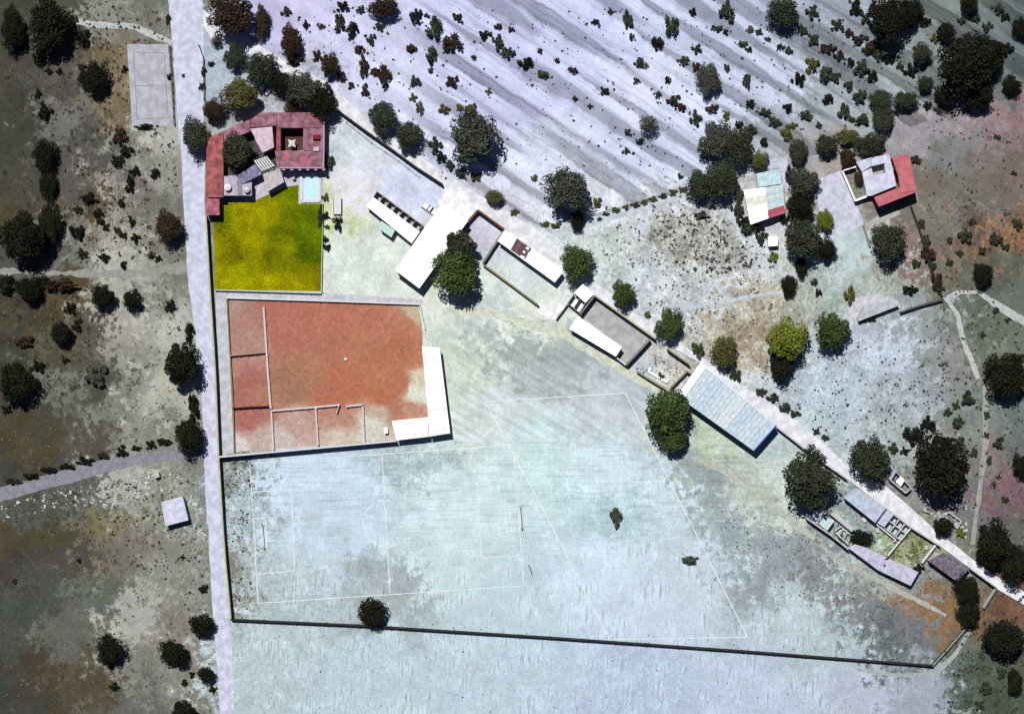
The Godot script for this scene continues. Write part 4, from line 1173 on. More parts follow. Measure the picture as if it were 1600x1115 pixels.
func walls_and_fences() -> void:
	var cream := mat("cream_cap", T(208, 202, 168), "stain", 0.1)
	var block := mat("grey_block", T(150, 146, 142), "stain", 0.1)
	var dark := mat("dark_stone", T(96, 92, 86), "blotch", 0.2)
	var ochre := mat("ochre_cap", T(150, 142, 108), "stain", 0.1)
	var white := mat("white_paint", T(246, 248, 252))
	wall("boundary_wall", "tall cream-topped boundary wall along the east side of the dirt road", [321, 337, 327, 446, 333.5, 546, 336, 590, 341, 716, 348, 830, 351, 870, 360, 966], 3.0, 0.35, block, cream, 0.0)
	wall("boundary_wall", "white-topped wall along the south edge of the clay arena", [342.5, 713.5, 470, 702, 619, 688.5], 3.0, 0.4, block, white, 0.0)
	wall("field_wall", "long dark stone wall with pillars closing the south of the field", [361, 968, 560, 977, 860, 996, 1160, 1017, 1456, 1040], 1.7, 0.3, mat("blackish_stone", T(66, 66, 62), "blotch", 0.2), mat("blackish_stone", T(66, 66, 62)), 9.0)  # dark stone whose tone also holds the shadow side of the wall
	wall("field_wall", "short pale-footed wall turning northeast at the field corner", [1458, 1040, 1478, 1018, 1512, 979], 1.6, 0.35, mat("mossy_stone", T(96, 110, 96), "blotch", 0.2), mat("pale_cap", T(150, 168, 160), "stain", 0.2), 9.0)
	wall("boundary_wall", "dark-topped wall with pillars along the diagonal road above the hall", [528, 172, 570, 203, 614, 234, 650, 260.5, 690, 286.5], 2.4, 0.25, mat("dark_stone", dark.albedo_color), mat("dark_cap", T(84, 78, 70), "stain", 0.1), 4.5)  # coping made darker than the usual wall caps
	wall("yard_wall", "ochre-topped yard wall between the hall tree and the road", [747, 328, 787.5, 357.5], 2.8, 0.4, block, mat("rust_cap", T(140, 92, 60), "stain", 0.1))
	wall("yard_wall", "broken dark wall stub beside the white hall's road end", [745, 330, 730, 347, 716, 368], 2.0, 0.5, mat("dark_stone", dark.albedo_color), mat("rust_cap", T(140, 92, 60)), 3.0)
	wall("yard_wall", "cross wall between the two yards behind the rusty-patched roof", [787, 361, 770, 386, 754.5, 410], 2.0, 0.5, block, block)
	wall("yard_wall", "olive-topped straight wall along the yard below the rusty-patched roof", [755, 413, 800, 446, 841, 476.5], 1.6, 0.4, block, ochre)
	wall("yard_wall", "short thin wall leading down from the roofless washrooms", [887, 475, 869, 498.5], 1.4, 0.22, block, block)
	wall("court_wall", "north-west wall of the court with the long white roof", [928.5, 462, 906.5, 491], 2.8, 0.35, block, block)
	wall("court_wall", "road-side wall of the court with the long white roof", [929.5, 461, 1024, 528.5], 2.8, 0.35, block, cream)
	wall("court_wall", "south-east wall of the court with the long white roof", [1016, 529.5, 979, 569.5], 2.8, 0.4, block, block)
	wall("court_wall", "low wall stub joining the long white roof to the court corner", [963.5, 558.5, 978, 570], 2.2, 0.3, block, mat("white_paint", white.albedo_color))
	wall("yard_wall", "road-side wall of the weedy yard by the blue roof", [1043, 545, 1077, 569], 2.6, 0.3, block, ochre)
	wall("yard_wall", "thin wall between the weedy yard and the blue-roofed hall", [1073, 581, 1048, 606], 1.8, 0.3, block, ochre)
	wall("yard_wall", "short elbow wall against the blue-roofed hall's porch", [1073.5, 579.5, 1083, 586], 2.4, 0.35, block, ochre)
	wall("yard_wall", "olive hedge-topped wall on the field side of the weedy yard", [996, 580.5, 1020, 596, 1040, 607.5], 1.6, 0.4, block, ochre)
	wall("boundary_wall", "plain wall beside the diagonal road east of the blue roof", [1213.5, 666.5, 1240, 687, 1266, 708, 1324, 748], 2.4, 0.3, block, mat("dust_cap", T(204, 200, 206), "stain", 0.1))
	wall("boundary_wall", "homestead wall beside the road above the grassy yard", [1386.5, 795, 1424, 824, 1470, 853], 2.2, 0.3, block, mat("dust_cap", T(204, 200, 206)))
	wall("boundary_wall", "homestead wall beside the road below the purple-grey roof", [1517, 888, 1557, 917], 2.6, 0.3, block, mat("dust_cap", T(204, 200, 206)))
	wall("boundary_wall", "lower homestead wall along the field edge", [1261, 809.5, 1300, 836.5, 1326, 857.5], 3.0, 0.4, block, mat("dust_cap", T(204, 200, 206)))
	wall("yard_wall", "pale partition wall at the near side of the grassy yard", [1423.5, 825, 1388, 868], 1.6, 0.35, white, white)
	wall("yard_wall", "pale partition wall between grassy yard and purple-grey roof", [1462, 852, 1441, 879], 1.6, 0.5, white, white)
	wall("yard_wall", "low wall between the blue-grey roof and the weedy homestead yard", [1369, 818, 1400, 843, 1398, 846], 1.5, 0.3, white, white)
	wall("yard_wall", "pale wall end standing beside the dark tree at the road", [1558, 918, 1538, 950], 1.8, 0.4, white, mat("pale_cap", T(150, 168, 160)))
	wall("field_wall", "dark stone wall on the slope east of the low store", [1407, 488, 1440, 477, 1474, 468], 1.5, 0.4, mat("dark_stone", dark.albedo_color), mat("dark_stone", dark.albedo_color))
	wall("retaining_wall", "short retaining wall below the concrete yard's far corner", [1350, 352, 1360, 384], 1.2, 0.4, block, block)
	# arena walls and rails
	wall("arena_wall", "low white wall along the north side of the clay arena", [355, 465, 500, 469.5, 655, 475], 1.0, 0.35, white, white, 10.0)
	wall("arena_wall", "low ochre-topped wall along the west side of the clay arena", [354, 466, 359, 555, 364, 637, 365.5, 706], 0.9, 0.25, block, ochre, 0.0)
	wall("arena_wall", "low white wall at the arena's east end with open gate gap", [655.5, 475, 661, 503, 664, 514], 1.0, 0.25, white, white, 0.0)
	var rail := mat("rail_white", T(244, 230, 234), "fine", 0.3)
	var wood := mat("dark_rail", T(110, 60, 54), "fine", 0.3)
	wall("arena_wall", "long low white wall dividing the corrals from the clay arena", [411.5, 481, 418, 580, 422.5, 636], 0.9, 0.42, rail, rail, 5.0)
	wall("arena_wall", "low white wall on the west side of the small pens", [423.5, 640, 427, 701], 0.9, 0.36, rail, rail, 5.0)
	fence("arena_fence", "dusty pink rail fence between the first and second corral", [359.5, 555.5, 386, 553, 413, 550.5], 1.3, mat("pink_rail", T(204, 160, 150), "fine", 0.3), 2.2, 3, 0.26)
	fence("arena_fence", "dark wooden rail fence between the second and third corral", [364, 637.5, 392, 635.5, 419, 634.5], 1.3, wood, 2.0, 3, 0.26)
	wall("arena_wall", "low white wall along the top of the two small pens", [424, 641.5, 480, 637, 529.5, 632.5], 0.9, 0.42, rail, rail, 5.0)
	wall("arena_wall", "short low white wall right of the open pen gate", [542, 634.5, 566, 632], 0.9, 0.42, rail, rail, 5.0)
	wall("arena_wall", "low white wall dividing the two small pens", [493, 638.5, 496.5, 694], 0.9, 0.36, rail, rail, 5.0)
	wall("arena_wall", "low white wall on the east side of the small pens", [566.5, 633, 569, 691], 0.9, 0.36, rail, rail, 5.0)
	fence("gate", "open white swing gate of the small pens", [529.5, 633, 526, 644], 1.3, rail, 1.8, 4, 0.2, "gate")
	fence("lawn_fence", "low pale fence along the lawn's east edge", [504, 318, 503, 400, 502, 456], 1.0, mat("pale_rail", T(206, 220, 190), "fine", 0.3), 3.0, 3, 0.14)
	fence("lawn_fence", "low grey fence along the lawn's south edge", [336, 453.5, 420, 456, 501, 458.5], 1.0, mat("grey_rail", T(178, 186, 178), "fine", 0.3), 3.0, 3, 0.14)
	fence("court_fence", "dark post fence along the old concrete court's road side", [264, 72, 268, 130, 271, 194], 1.6, mat("dark_post", T(84, 74, 78), "fine", 0.3), 2.4, 2, 0.12)
	fence("road_fence", "dark post fence at the fork of the two roads", [310, 70, 317, 90, 318, 130, 318, 155], 1.4, mat("dark_post", T(84, 74, 78)), 3.0, 2, 0.14)
	fence("road_fence", "thin dark fence inside the wall above the hall", [540, 190, 580, 222, 622, 250, 655, 276], 1.0, mat("dark_post", T(84, 74, 78)), 4.0, 1, 0.08)
	fence("field_fence", "wire fence with posts along the dry track by the big round tree", [930, 334, 1000, 314, 1072, 292], 1.2, mat("dark_post", T(84, 74, 78)), 3.0, 2, 0.08)
	wall("field_wall", "dark tumbled stone wall running down from the red L-shaped roof", [1424, 322, 1440, 366, 1456, 420, 1472, 462], 1.0, 0.5, mat("blackish_stone", T(66, 66, 62)), mat("blackish_stone", T(66, 66, 62)))

func goal(label: String, ax: float, ay: float, bx: float, by: float, back: Vector2) -> void:
	var a := P2(ax, ay)
	var b := P2(bx, by)
	var o := thing("football_goal", label, "goal", P((ax + bx) / 2, (ay + by) / 2))
	var off := o.position
	var m := mat("goal_white", T(250, 250, 252), "", 1.0, 0.5)
	var a3 := Vector3(a.x, 0, a.y) - off
	var b3 := Vector3(b.x, 0, b.y) - off
	var k := Vector3(back.x, 0, back.y)
	var up := Vector3(0, 2.44, 0)
	for v: Vector3 in [a3, b3]:
		var st := begin()
		tube(st, v, v + up, 0.09, 0.09, 10)
		put("post", st, m, o)
		st = begin()
		tube(st, v + up * 0.98, v + k, 0.05, 0.05, 8)
		put("stay", st, m, o)
	var st := begin()
	tube(st, a3 + up, b3 + up, 0.1, 0.1, 10)
	put("crossbar", st, m, o)
	st = begin()
	tube(st, a3 + k + Vector3(0, 0.06, 0), b3 + k + Vector3(0, 0.06, 0), 0.06, 0.06, 8)
	put("ground_bar", st, m, o)

# a vehicle seen from above: bodywork with rounded corners, cabin, glass, wheels
func vehicle(called: String, label: String, x: float, y: float, turn: float, l: float, w: float, cabin: Array, bed: bool) -> void:
	var o := thing(called, label, "vehicle", P(x, y))
	o.rotation.y = turn
	var paint := mat("car_white", T(246, 247, 252), "", 1.0, 0.3)
	var glass := mat("glass", Color(0.06, 0.08, 0.1), "", 1.0, 0.08)
	var rubber := mat("rubber", Color(0.1, 0.1, 0.1), "fine", 0.5)
	var body := PackedVector2Array()
	for c in [[1, 1, 0.0], [-1, 1, PI / 2], [-1, -1, PI], [1, -1, -PI / 2]]:
		for k in 4:
			var t: float = (PI / 2) * k / 3.0 + c[2]
			body.append(Vector2(c[0] * (l / 2 - 0.35) + 0.35 * cos(t), c[1] * (w / 2 - 0.35) + 0.35 * sin(t)))
	var st := begin()
	prism(st, body, 0.35, 0.95, Vector3.ZERO, 0.09)
	put("body", st, paint, o)
	var c0: float = cabin[0] * l
	var c1: float = cabin[1] * l
	var hw := w / 2 - 0.1
	st = begin()                                             # glass house, tapering
	var lo := [Vector3(c0, 0.953, -hw), Vector3(c1, 0.953, -hw), Vector3(c1, 0.953, hw), Vector3(c0, 0.953, hw)]
	var hi := [Vector3(c0 + 0.35, 1.45, -hw + 0.16), Vector3(c1 - 0.5, 1.45, -hw + 0.16), Vector3(c1 - 0.5, 1.45, hw - 0.16), Vector3(c0 + 0.35, 1.45, hw - 0.16)]
	for i in 4:
		var j := (i + 1) % 4
		quad(st, lo[i], lo[j], hi[j], hi[i], (lo[i] + lo[j]) * 0.5 - Vector3((c0 + c1) / 2, 0.9, 0))
	put("window", st, glass, o)
	st = begin()
	prism(st, PackedVector2Array([Vector2(hi[0].x, hi[0].z), Vector2(hi[1].x, hi[1].z), Vector2(hi[2].x, hi[2].z), Vector2(hi[3].x, hi[3].z)]), 1.45, 1.52, Vector3.ZERO, 0.04)
	put("roof", st, paint, o)
	if bed:
		st = begin()
		var x0 := -l / 2 + 0.15
		var x1 := c0 - 0.1
		bar(st, Vector2(x0, -hw + 0.05), Vector2(x1, -hw + 0.05), 0.1, 0.953, 1.25, Vector3.ZERO)
		bar(st, Vector2(x0, hw - 0.05), Vector2(x1, hw - 0.05), 0.1, 0.953, 1.25, Vector3.ZERO)
		bar(st, Vector2(x0, -hw + 0.1), Vector2(x0, hw - 0.1), 0.1, 0.953, 1.24, Vector3.ZERO)
		put("cargo_bed", st, paint, o)
	for sx in [-0.32, 0.32]:
		for sz in [-1.0, 1.0]:
			st = begin()
			tube(st, Vector3(sx * l, 0.34, sz * (w / 2 - 0.22)), Vector3(sx * l, 0.34, sz * (w / 2 + 0.01)), 0.34, 0.34, 14)
			var wh := put("wheel", st, rubber, o)
			st = begin()
			tube(st, Vector3(sx * l, 0.34, sz * (w / 2 - 0.05)), Vector3(sx * l, 0.34, sz * (w / 2 + 0.02)), 0.2, 0.2, 10)
			put("rim", st, mat("steel", Color(0.6, 0.6, 0.6)), wh)
	for sz in [-0.6, 0.6]:
		st = begin()
		prism(st, PackedVector2Array([Vector2(l / 2 - 0.06, sz - 0.18), Vector2(l / 2 + 0.01, sz - 0.15), Vector2(l / 2 + 0.01, sz + 0.15), Vector2(l / 2 - 0.06, sz + 0.18)]), 0.62, 0.78, Vector3.ZERO)
		put("headlight", st, mat("lamp_glass", Color(0.85, 0.87, 0.9), "", 1.0, 0.1), o)

func small_things() -> void:
	goal("white football goal near the boundary wall by the dirt road", 408, 816, 411, 853, Vector2(-1.3, 0))
	goal("white football goal at the pitch end facing the blue roof", 811, 789, 814, 823, Vector2(1.3, 0))
	vehicle("pickup_truck", "white pickup truck parked by the white hall's road end", 670, 325, -0.62, 4.4, 1.85, [-0.06, 0.3], true)
	vehicle("car", "white car parked under the trees behind the red-roofed house", 411, 139, -0.62, 4.0, 1.75, [-0.35, 0.22], false)
	# white flatbed trailer beside the lawn
	var t := thing("trailer", "white flatbed trailer standing beside the lawn fence", "trailer", P(527, 322))
	var st := begin()
	bar(st, Vector2(0, -2.4), Vector2(0, 2.3), 2.3, 0.75, 0.95, Vector3.ZERO)
	put("deck", st, mat("white_paint", T(246, 248, 252)), t)
	for sx in [-1.0, 1.0]:
		st = begin()
		bar(st, Vector2(sx * 1.1, -2.38), Vector2(sx * 1.1, 2.28), 0.08, 0.953, 1.5, Vector3.ZERO)
		put("side_board", st, mat("white_paint", T(246, 248, 252)), t)
		for z in [-0.5, 0.6]:
			st = begin()
			tube(st, Vector3(sx * 0.85, 0.37, z), Vector3(sx * 1.08, 0.37, z), 0.37, 0.37, 14)
			put("wheel", st, mat("rubber", Color(0.1, 0.1, 0.1)), t)
	st = begin()
	tube(st, Vector3(-0.7, 0.8, 2.3), Vector3(0, 0.55, 3.7), 0.07, 0.07, 6)
	tube(st, Vector3(0.7, 0.8, 2.3), Vector3(0, 0.55, 3.7), 0.07, 0.07, 6)
	tube(st, Vector3(0, 0.55, 3.6), Vector3(0, 0.0, 3.6), 0.06, 0.06, 6)
	put("drawbar", st, mat("dark_iron", Color(0.12, 0.12, 0.13), "fine", 0.3), t)
	var tile := thing("clay_pot", "orange clay pot beside the white trailer", "pot", P(521, 343))
	st = begin()
	lathe(st, Vector3.ZERO, [0.3, 0.0, 0.55, 0.5, 0.6, 0.9, 0.5, 0.9, 0.46, 0.75], 14)
	put("body", st, mat("terracotta", T(226, 150, 110), "fine", 0.3), tile)
	st = begin()
	lathe(st, Vector3.ZERO, [0.47, 0.76, 0.001, 0.78], 14)
	put("soil", st, mat("garden_soil", T(96, 92, 88)), tile)
	var pole := thing("log", "dark log lying on the bare pitch near its corner", "log", P(829, 891))
	st = begin()
	var d := Vector3(1.1, 0, 3.2)
	tube(st, -d * 0.5 + Vector3(0, 0.15, 0), Vector3(0.1, 0.16, 0), 0.16, 0.14, 8)
	tube(st, Vector3(0.1, 0.16, 0), d * 0.5 + Vector3(-0.1, 0.12, 0), 0.14, 0.09, 8)
	put("stem", st, mat("bark", Color(0.3, 0.25, 0.2)), pole)
	st = begin()
	tube(st, Vector3(0.1, 0.16, 0.3), Vector3(0.6, 0.45, 0.5), 0.06, 0.03, 6)
	put("branch", st, mat("bark", Color(0.3, 0.25, 0.2)), pole)
	var rock := thing("boulder", "small white boulder in the middle of the clay arena", "boulder", P(540, 561))
	st = begin()
	lathe(st, Vector3.ZERO, [0.45, 0.0, 0.55, 0.2, 0.42, 0.45, 0.15, 0.56, 0.001, 0.57], 7)
	put("stone", st, mat("white_paint", T(246, 248, 252)), rock)
	# heaps of junk and blocks in the homestead
	var kinds := [mat("pale_plaster", T(200, 214, 216)), mat("ash_roof", T(206, 210, 214)), mat("cobalt_wall", T(74, 84, 196)), mat("steel", Color(0.6, 0.6, 0.6))]
	rng.seed = 9
	for c in [[1318, 806, 0, "pale crate behind the narrow shed roof by the cobalt huts"], [1324, 815, 1, "pale crate at the yard end of the narrow shed roof"], [1310, 822, 2, "blue crate beside the mint-roofed cobalt hut"], [1371, 828, 1, "pale crate below the lean-to in the homestead yard"], [1403, 747, 2, "blue crate inside the roofless white cabin"], [1447, 855, 0, "white crate in the grassy yard by its east wall"], [1350, 812, 3, "grey metal crate in the middle of the homestead yard"], [1463, 866, 1, "pale crate between the grassy yard and purple-grey roof"], [1388, 850, 0, "white crate by the grassy yard's near wall"]]:
		var j := thing("crate", c[3], "crate", P(c[0], c[1]), "crates in the homestead yards")
		j.rotation.y = rng.randf() * 3.0
		var s := rng.randf_range(0.45, 0.7)
		st = begin()
		prism(st, PackedVector2Array([Vector2(-s, -s * 0.7), Vector2(s, -s * 0.7), Vector2(s, s * 0.7), Vector2(-s, s * 0.7)]), 0.0, s, Vector3.ZERO, 0.04)
		put("box", st, kinds[c[2]], j)
		st = begin()
		prism(st, PackedVector2Array([Vector2(-s * 1.05, -s * 0.75), Vector2(s * 1.05, -s * 0.75), Vector2(s * 1.05, s * 0.75), Vector2(-s * 1.05, s * 0.75)]), s + 0.002, s + 0.06, Vector3.ZERO, 0.01)
		put("lid", st, kinds[c[2]], j)

# says which shrub: its size and shape, and the nearest thing one can find
func shrub_label(what: String, where: String, x: float, y: float, rx: float, ry: float) -> String:
	var marks := [[743, 218, "the big grey-green field tree"], [888, 303, "the round tree by the dry track"], [1014, 197, "the thin airy grey tree"], [1108, 128, "the upright grey tree"], [1140, 240, "the farmhouse grove"], [620, 200, "the two trees by the wall"], [455, 70, "the reddish diagonal-road tree"], [600, 14, "the field's brown tree clump"], [362, 28, "the wide tree at the road fork"], [1391, 38, "the large top-field tree"], [1225, 22, "the field's spreading dark tree"], [1510, 106, "the eastern thicket"], [1376, 170, "the courtyard house's tall tree"], [1441, 86, "the round tree beside the thicket"],
		[1572, 590, "the broad footpath-side tree"], [1474, 732, "the massive tree by the ruins"], [1232, 534, "the bright yellow-green tree"], [1537, 431, "the tree below the orange earth"], [1420, 270, "the red L-shaped roof"], [1570, 1002, "the broad tree at the field corner"], [1250, 690, "the wall east of the blue roof"],
		[230, 130, "the old concrete court"], [78, 44, "the huge track-side tree"], [146, 124, "the lone oval tree"], [70, 250, "the ragged column tree"], [38, 376, "the very broad black tree"], [264, 358, "the reddish roadside tree"], [96, 522, "the tree in the orange scrub"], [27, 602, "the large meadow tree"], [172, 1017, "the ragged southern tree"], [271, 1023, "the tree by the pinkish patch"], [160, 465, "the two oval trees below the track"], [272, 798, "the lone white hut"], [100, 740, "the west lane"], [318, 120, "the fork fence"]]
	var best := 0
	var bd := 1e9
	for i in marks.size():
		var d := Vector2(marks[i][0] - x, marks[i][1] - y).length()
		if d < bd:
			bd = d
			best = i
	var r := sqrt(rx * ry)
	var size := "tiny" if r < 5.2 else ("small" if r < 7.2 else ("mid-sized" if r < 9.6 else "large"))
	var form := "upright" if ry > rx * 1.3 else ("wide" if rx > ry * 1.3 else "round")
	return "%s %s %s %s near %s" % [size, form, what, where, marks[best][2]]

func plants() -> void:
	var scrub := "dark trees in the scrub west of the road"
	var upper := "trees on the terraced field"
	var far := "dark trees on the eastern slope"
	for a in [
		# label, x, y, rx, ry, kind, group, crown variant
		["huge dark tree by the bend of the north-west track", 78, 44, 34, 46, "black", ""],
		["tall narrow dark tree left of the huge track-side tree", 20, 52, 20, 38, "black", ""],
		["lone dark oval tree left of the old concrete court", 146, 124, 22, 28, "black", ""],
		["ragged dark tree column in the western scrub", 70, 246, 19, 28, "black", ""],
		["narrow dark tree below the ragged column tree", 74, 290, 14, 26, "black", ""],
		["very broad black tree above the western dirt track", 38, 376, 38, 42, "black", ""],
		["slim dark tree touching the very broad black tree", 78, 355, 18, 42, "black", ""],
		["reddish-dark tree at the road edge opposite the lawn", 264, 358, 22, 28, "brown", ""],
		["first of two oval black trees below the western track", 160, 465, 19, 22, "black", ""],
		["second of two oval black trees below the western track", 207, 470, 16, 17, "black", ""],
		["black tree at the left end of the hedge below the western track", 45, 455, 20, 20, "black", ""],
		["dark tree in the orange scrub patch", 96, 522, 18, 19, "black", ""],
		["big dark tree overhanging the road beside the arena", 285, 574, 30, 38, "black", ""],
		["dark round tree at the lane junction with the road", 296, 686, 24, 30, "black", ""],
		["large black tree in the grey-green western meadow", 27, 602, 29, 34, "black", ""],
		["ragged black tree alone in the southern scrub", 172, 1017, 22, 27, "black", scrub],
		["black tree beside a bare pinkish patch near the road", 271, 1023, 22, 23, "black", scrub],
		["round black tree at the road beside the south wall end", 315, 978, 19, 20, "black", scrub],
		["small round black tree at the road's southern stretch", 322, 1056, 14, 14, "black", scrub],
		["black tree cut off by the scrub's southern end", 287, 1112, 20, 18, "black", scrub],
		["wide dark tree at the fork of the two roads", 362, 28, 38, 34, "brown", ""],
		["narrow dark tree right of the fork's wide tree", 410, 38, 12, 30, "brown", upper],
		["reddish tree above the diagonal road near the fork", 455, 70, 18, 30, "brown", upper],
		["dark tree at the start of the row behind the red-roofed house", 366, 90, 16, 24, "dark", ""],
		["green-topped tree in the row behind the red-roofed house", 408, 110, 28, 26, "dark", ""],
		["dark tree between the row and the big north-east house tree", 440, 132, 18, 20, "black", ""],
		["olive tree shading the house's north-west roofs", 376, 152, 30, 28, "olive", ""],
		["rounded brown tree at the house's road corner", 335, 174, 18, 20, "brown", ""],
		["ragged dark tree between the dirt road and the red wing", 306, 216, 22, 32, "dark", ""],
		["grey-leaved tree over the house's north roofs", 474, 142, 30, 30, "grey", ""],
		["dark tree at the house's north-east corner by the road", 507, 164, 24, 30, "black", ""],
		["red-leaved tree poking over the house's north roof", 458, 172, 14, 18, "brown", ""],
		["courtyard tree filling the garden court of the red-roofed house", 372, 238, 26, 28, "dark", ""],
		["dark reddish tree above the diagonal road by the field", 516, 104, 16, 20, "brown", upper],
		["first of two dark trees above the wall by the diagonal road", 599, 187, 24, 27, "dark", ""],
		["second of two dark trees above the wall by the diagonal road", 639, 214, 22, 25, "dark", ""],
		["big round grey-green tree alone on the pale field", 743, 218, 40, 46, "grey", ""],
		["round grey-green tree beside the dry field track", 888, 303, 36, 38, "grey", ""],
		["small oval dark tree at the foot of the round field tree", 902, 347, 11, 19, "black", ""],
		["olive bush-like tree above the diagonal road by the yards", 773, 310, 15, 13, "olive", ""],
		["upper dark tree between the white hall and the yard", 720, 390, 28, 30, "dark", ""],
		["biggest compound tree with green crown beside the white hall", 712, 432, 37, 40, "green", ""],
		["green tree at the end of the rusty-patched roof", 902, 414, 27, 30, "green", ""],
		["green tree by the road above the walled court", 975, 463, 20, 23, "green", ""],
		["green tree by the road at the walled court's far corner", 1046, 510, 22, 28, "green", ""],
		["yellow-green tree above the blue-roofed hall", 1133, 552, 22, 26, "olive", ""],
		["large green tree on the field side of the blue-roofed hall", 1043, 648, 38, 40, "green", ""],
		["lower lobe tree joined to the large green tree by the blue roof", 1053, 688, 24, 26, "green", ""],
		["bright yellow-green tree on the weedy slope", 1232, 534, 34, 36, "yellow", ""],
		["made-up dark tree standing in for the yellow-green tree shadow", 1222, 574, 20, 30, "black", ""],  # added crown in place of the cast shadow of the tree above
		["green-topped dark tree right of the bright yellow-green tree", 1300, 520, 29, 32, "green", ""],
		["great round black-green tree above the cobalt huts", 1268, 752, 46, 46, "dark", ""],
		["dark tree beside the road at the ice-blue roof", 1361, 722, 33, 36, "dark", ""],
		["tall massive dark tree beside the ruins", 1474, 732, 47, 54, "black", ""],
		["dark tree mass at the road's eastern end", 1554, 856, 32, 40, "black", far],
		["second dark tree in the mass at the road's eastern end", 1586, 886, 26, 34, "black", far],
		["small dark tree below the ruined foundations", 1474, 824, 16, 16, "black", ""],
		["long dark bush tree inside the homestead yard", 1348, 841, 20, 14, "black", ""],
		["dark tree behind the purple-grey roof", 1512, 924, 20, 26, "black", ""],
		["dark tree below the one behind the purple-grey roof", 1515, 962, 18, 24, "black", ""],
		["broad dark tree at the field corner by the orange bank", 1570, 1002, 33, 32, "black", far],
		["narrow dark tree in the south-east grass", 1586, 1068, 13, 24, "black", far],
		["broad dark tree beside the eastern footpath", 1572, 590, 34, 40, "black", far],
		["round dark tree below the orange earth patch", 1537, 431, 17, 20, "black", far],
		["dark tree on the slope east of the tall massive tree", 1598, 730, 16, 20, "black", far],
		["left tree of the dense grove beside the farmhouse", 1118, 222, 27, 32, "grey", ""],
		["right tree of the dense grove beside the farmhouse", 1155, 232, 26, 30, "dark", ""],
		["lower tree of the dense grove beside the farmhouse", 1127, 284, 27, 34, "dark", ""],
		["low left tree of the dense grove beside the farmhouse", 1094, 292, 22, 26, "dark", ""],
		["small golden-edged tree at the farmhouse's north roof", 1188, 252, 15, 16, "olive", ""],
		["dark tree between the farmhouse and the weedy bank", 1248, 240, 15, 24, "dark", ""],
		["purple-grey tree between farmhouse and concrete yard", 1255, 288, 26, 26, "grey", ""],
		["dark tree below the purple-grey tree by the concrete yard", 1251, 326, 24, 26, "black", ""],
		["yellow-green small tree at the concrete yard's lower edge", 1290, 346, 14, 18, "yellow", ""],
		["large dark grey tree below the farmhouse", 1257, 376, 32, 34, "dark", ""],
		["dark tree at the lower corner of the concrete yard", 1293, 392, 16, 20, "black", ""],
		["narrow dark tree below the large dark grey tree", 1253, 420, 10, 18, "black", ""],
		["dark oval tree on the bank left of the narrow tree", 1233, 448, 13, 19, "black", ""],
		["left tree of the row above the courtyard house", 1293, 228, 19, 18, "dark", ""],
		["olive middle tree of the row above the courtyard house", 1327, 216, 20, 14, "olive", ""],
		["right tree of the row above the courtyard house", 1362, 228, 24, 20, "dark", ""],
		["tall dark tree above the row at the courtyard house", 1381, 188, 17, 28, "dark", ""],
		["maroon-tinged tree at the courtyard house's corner", 1325, 249, 14, 17, "brown", ""],
		["small tree inside the courtyard house's garden court", 1343, 280, 8, 14, "brown", ""],
		["dark tree in front of the red L-shaped roof", 1390, 382, 29, 32, "dark", ""],
		["large dark tree at the top of the terraced field", 1391, 38, 34, 42, "black", ""],
		["dark tree right of the large top-field tree", 1420, 22, 22, 24, "black", upper],
		["dark spreading tree at the terraced field's top edge", 1225, 22, 28, 24, "dark", upper],
		["largest tree of the eastern thicket", 1510, 106, 46, 52, "black", ""],
		["tree joined to the thicket's upper side", 1545, 92, 28, 36, "black", far],
		["tree joined to the thicket's lower right side", 1530, 150, 26, 24, "black", far],
		["tree joined to the thicket's lower left side", 1478, 150, 18, 18, "black", far],
		["tree joined to the thicket's left side", 1446, 132, 14, 14, "dark", far],
		["dark tree right of the eastern thicket", 1582, 134, 17, 15, "black", far],
		["dark tree at the thicket's upper right", 1596, 46, 14, 18, "black", far],
		["dark tree above the eastern thicket", 1516, 8, 16, 16, "black", far],
		["round tree between the top-field tree and thicket", 1441, 86, 17, 18, "dark", upper],
		["dark tree at the thicket's top left", 1480, 52, 16, 16, "black", upper],
		["dark tree at the end of the terrace row by the thicket", 1376, 160, 18, 20, "dark", upper],
		["low dark tree between the terrace row and thicket", 1418, 158, 22, 15, "dark", upper],
		["upright grey tree on the terraced field", 1108, 128, 18, 30, "grey", ""],
		["dark tree clump at the terraced field's upper left edge", 600, 14, 24, 18, "brown", upper],
		["lone dark tree standing on the long south wall", 582, 960, 22, 26, "black", ""],
	]:
		tree(a[0], a[1], a[2], a[3], a[4], a[5], a[6])
	tree("thin airy grey tree on the terraced field", 1014, 197, 17, 17, "grey", "", 7)
	tree("thin tree at the road fork beside the fence", 338, 66, 10, 9, "brown", "", 8)
	# shrubs one can pick out on the terraced field, by kind
	var g1 := "dark shrubs on the terraced field"
	var g2 := "rust-brown shrubs on the terraced field"
	var g3 := "olive shrubs on the terraced field"
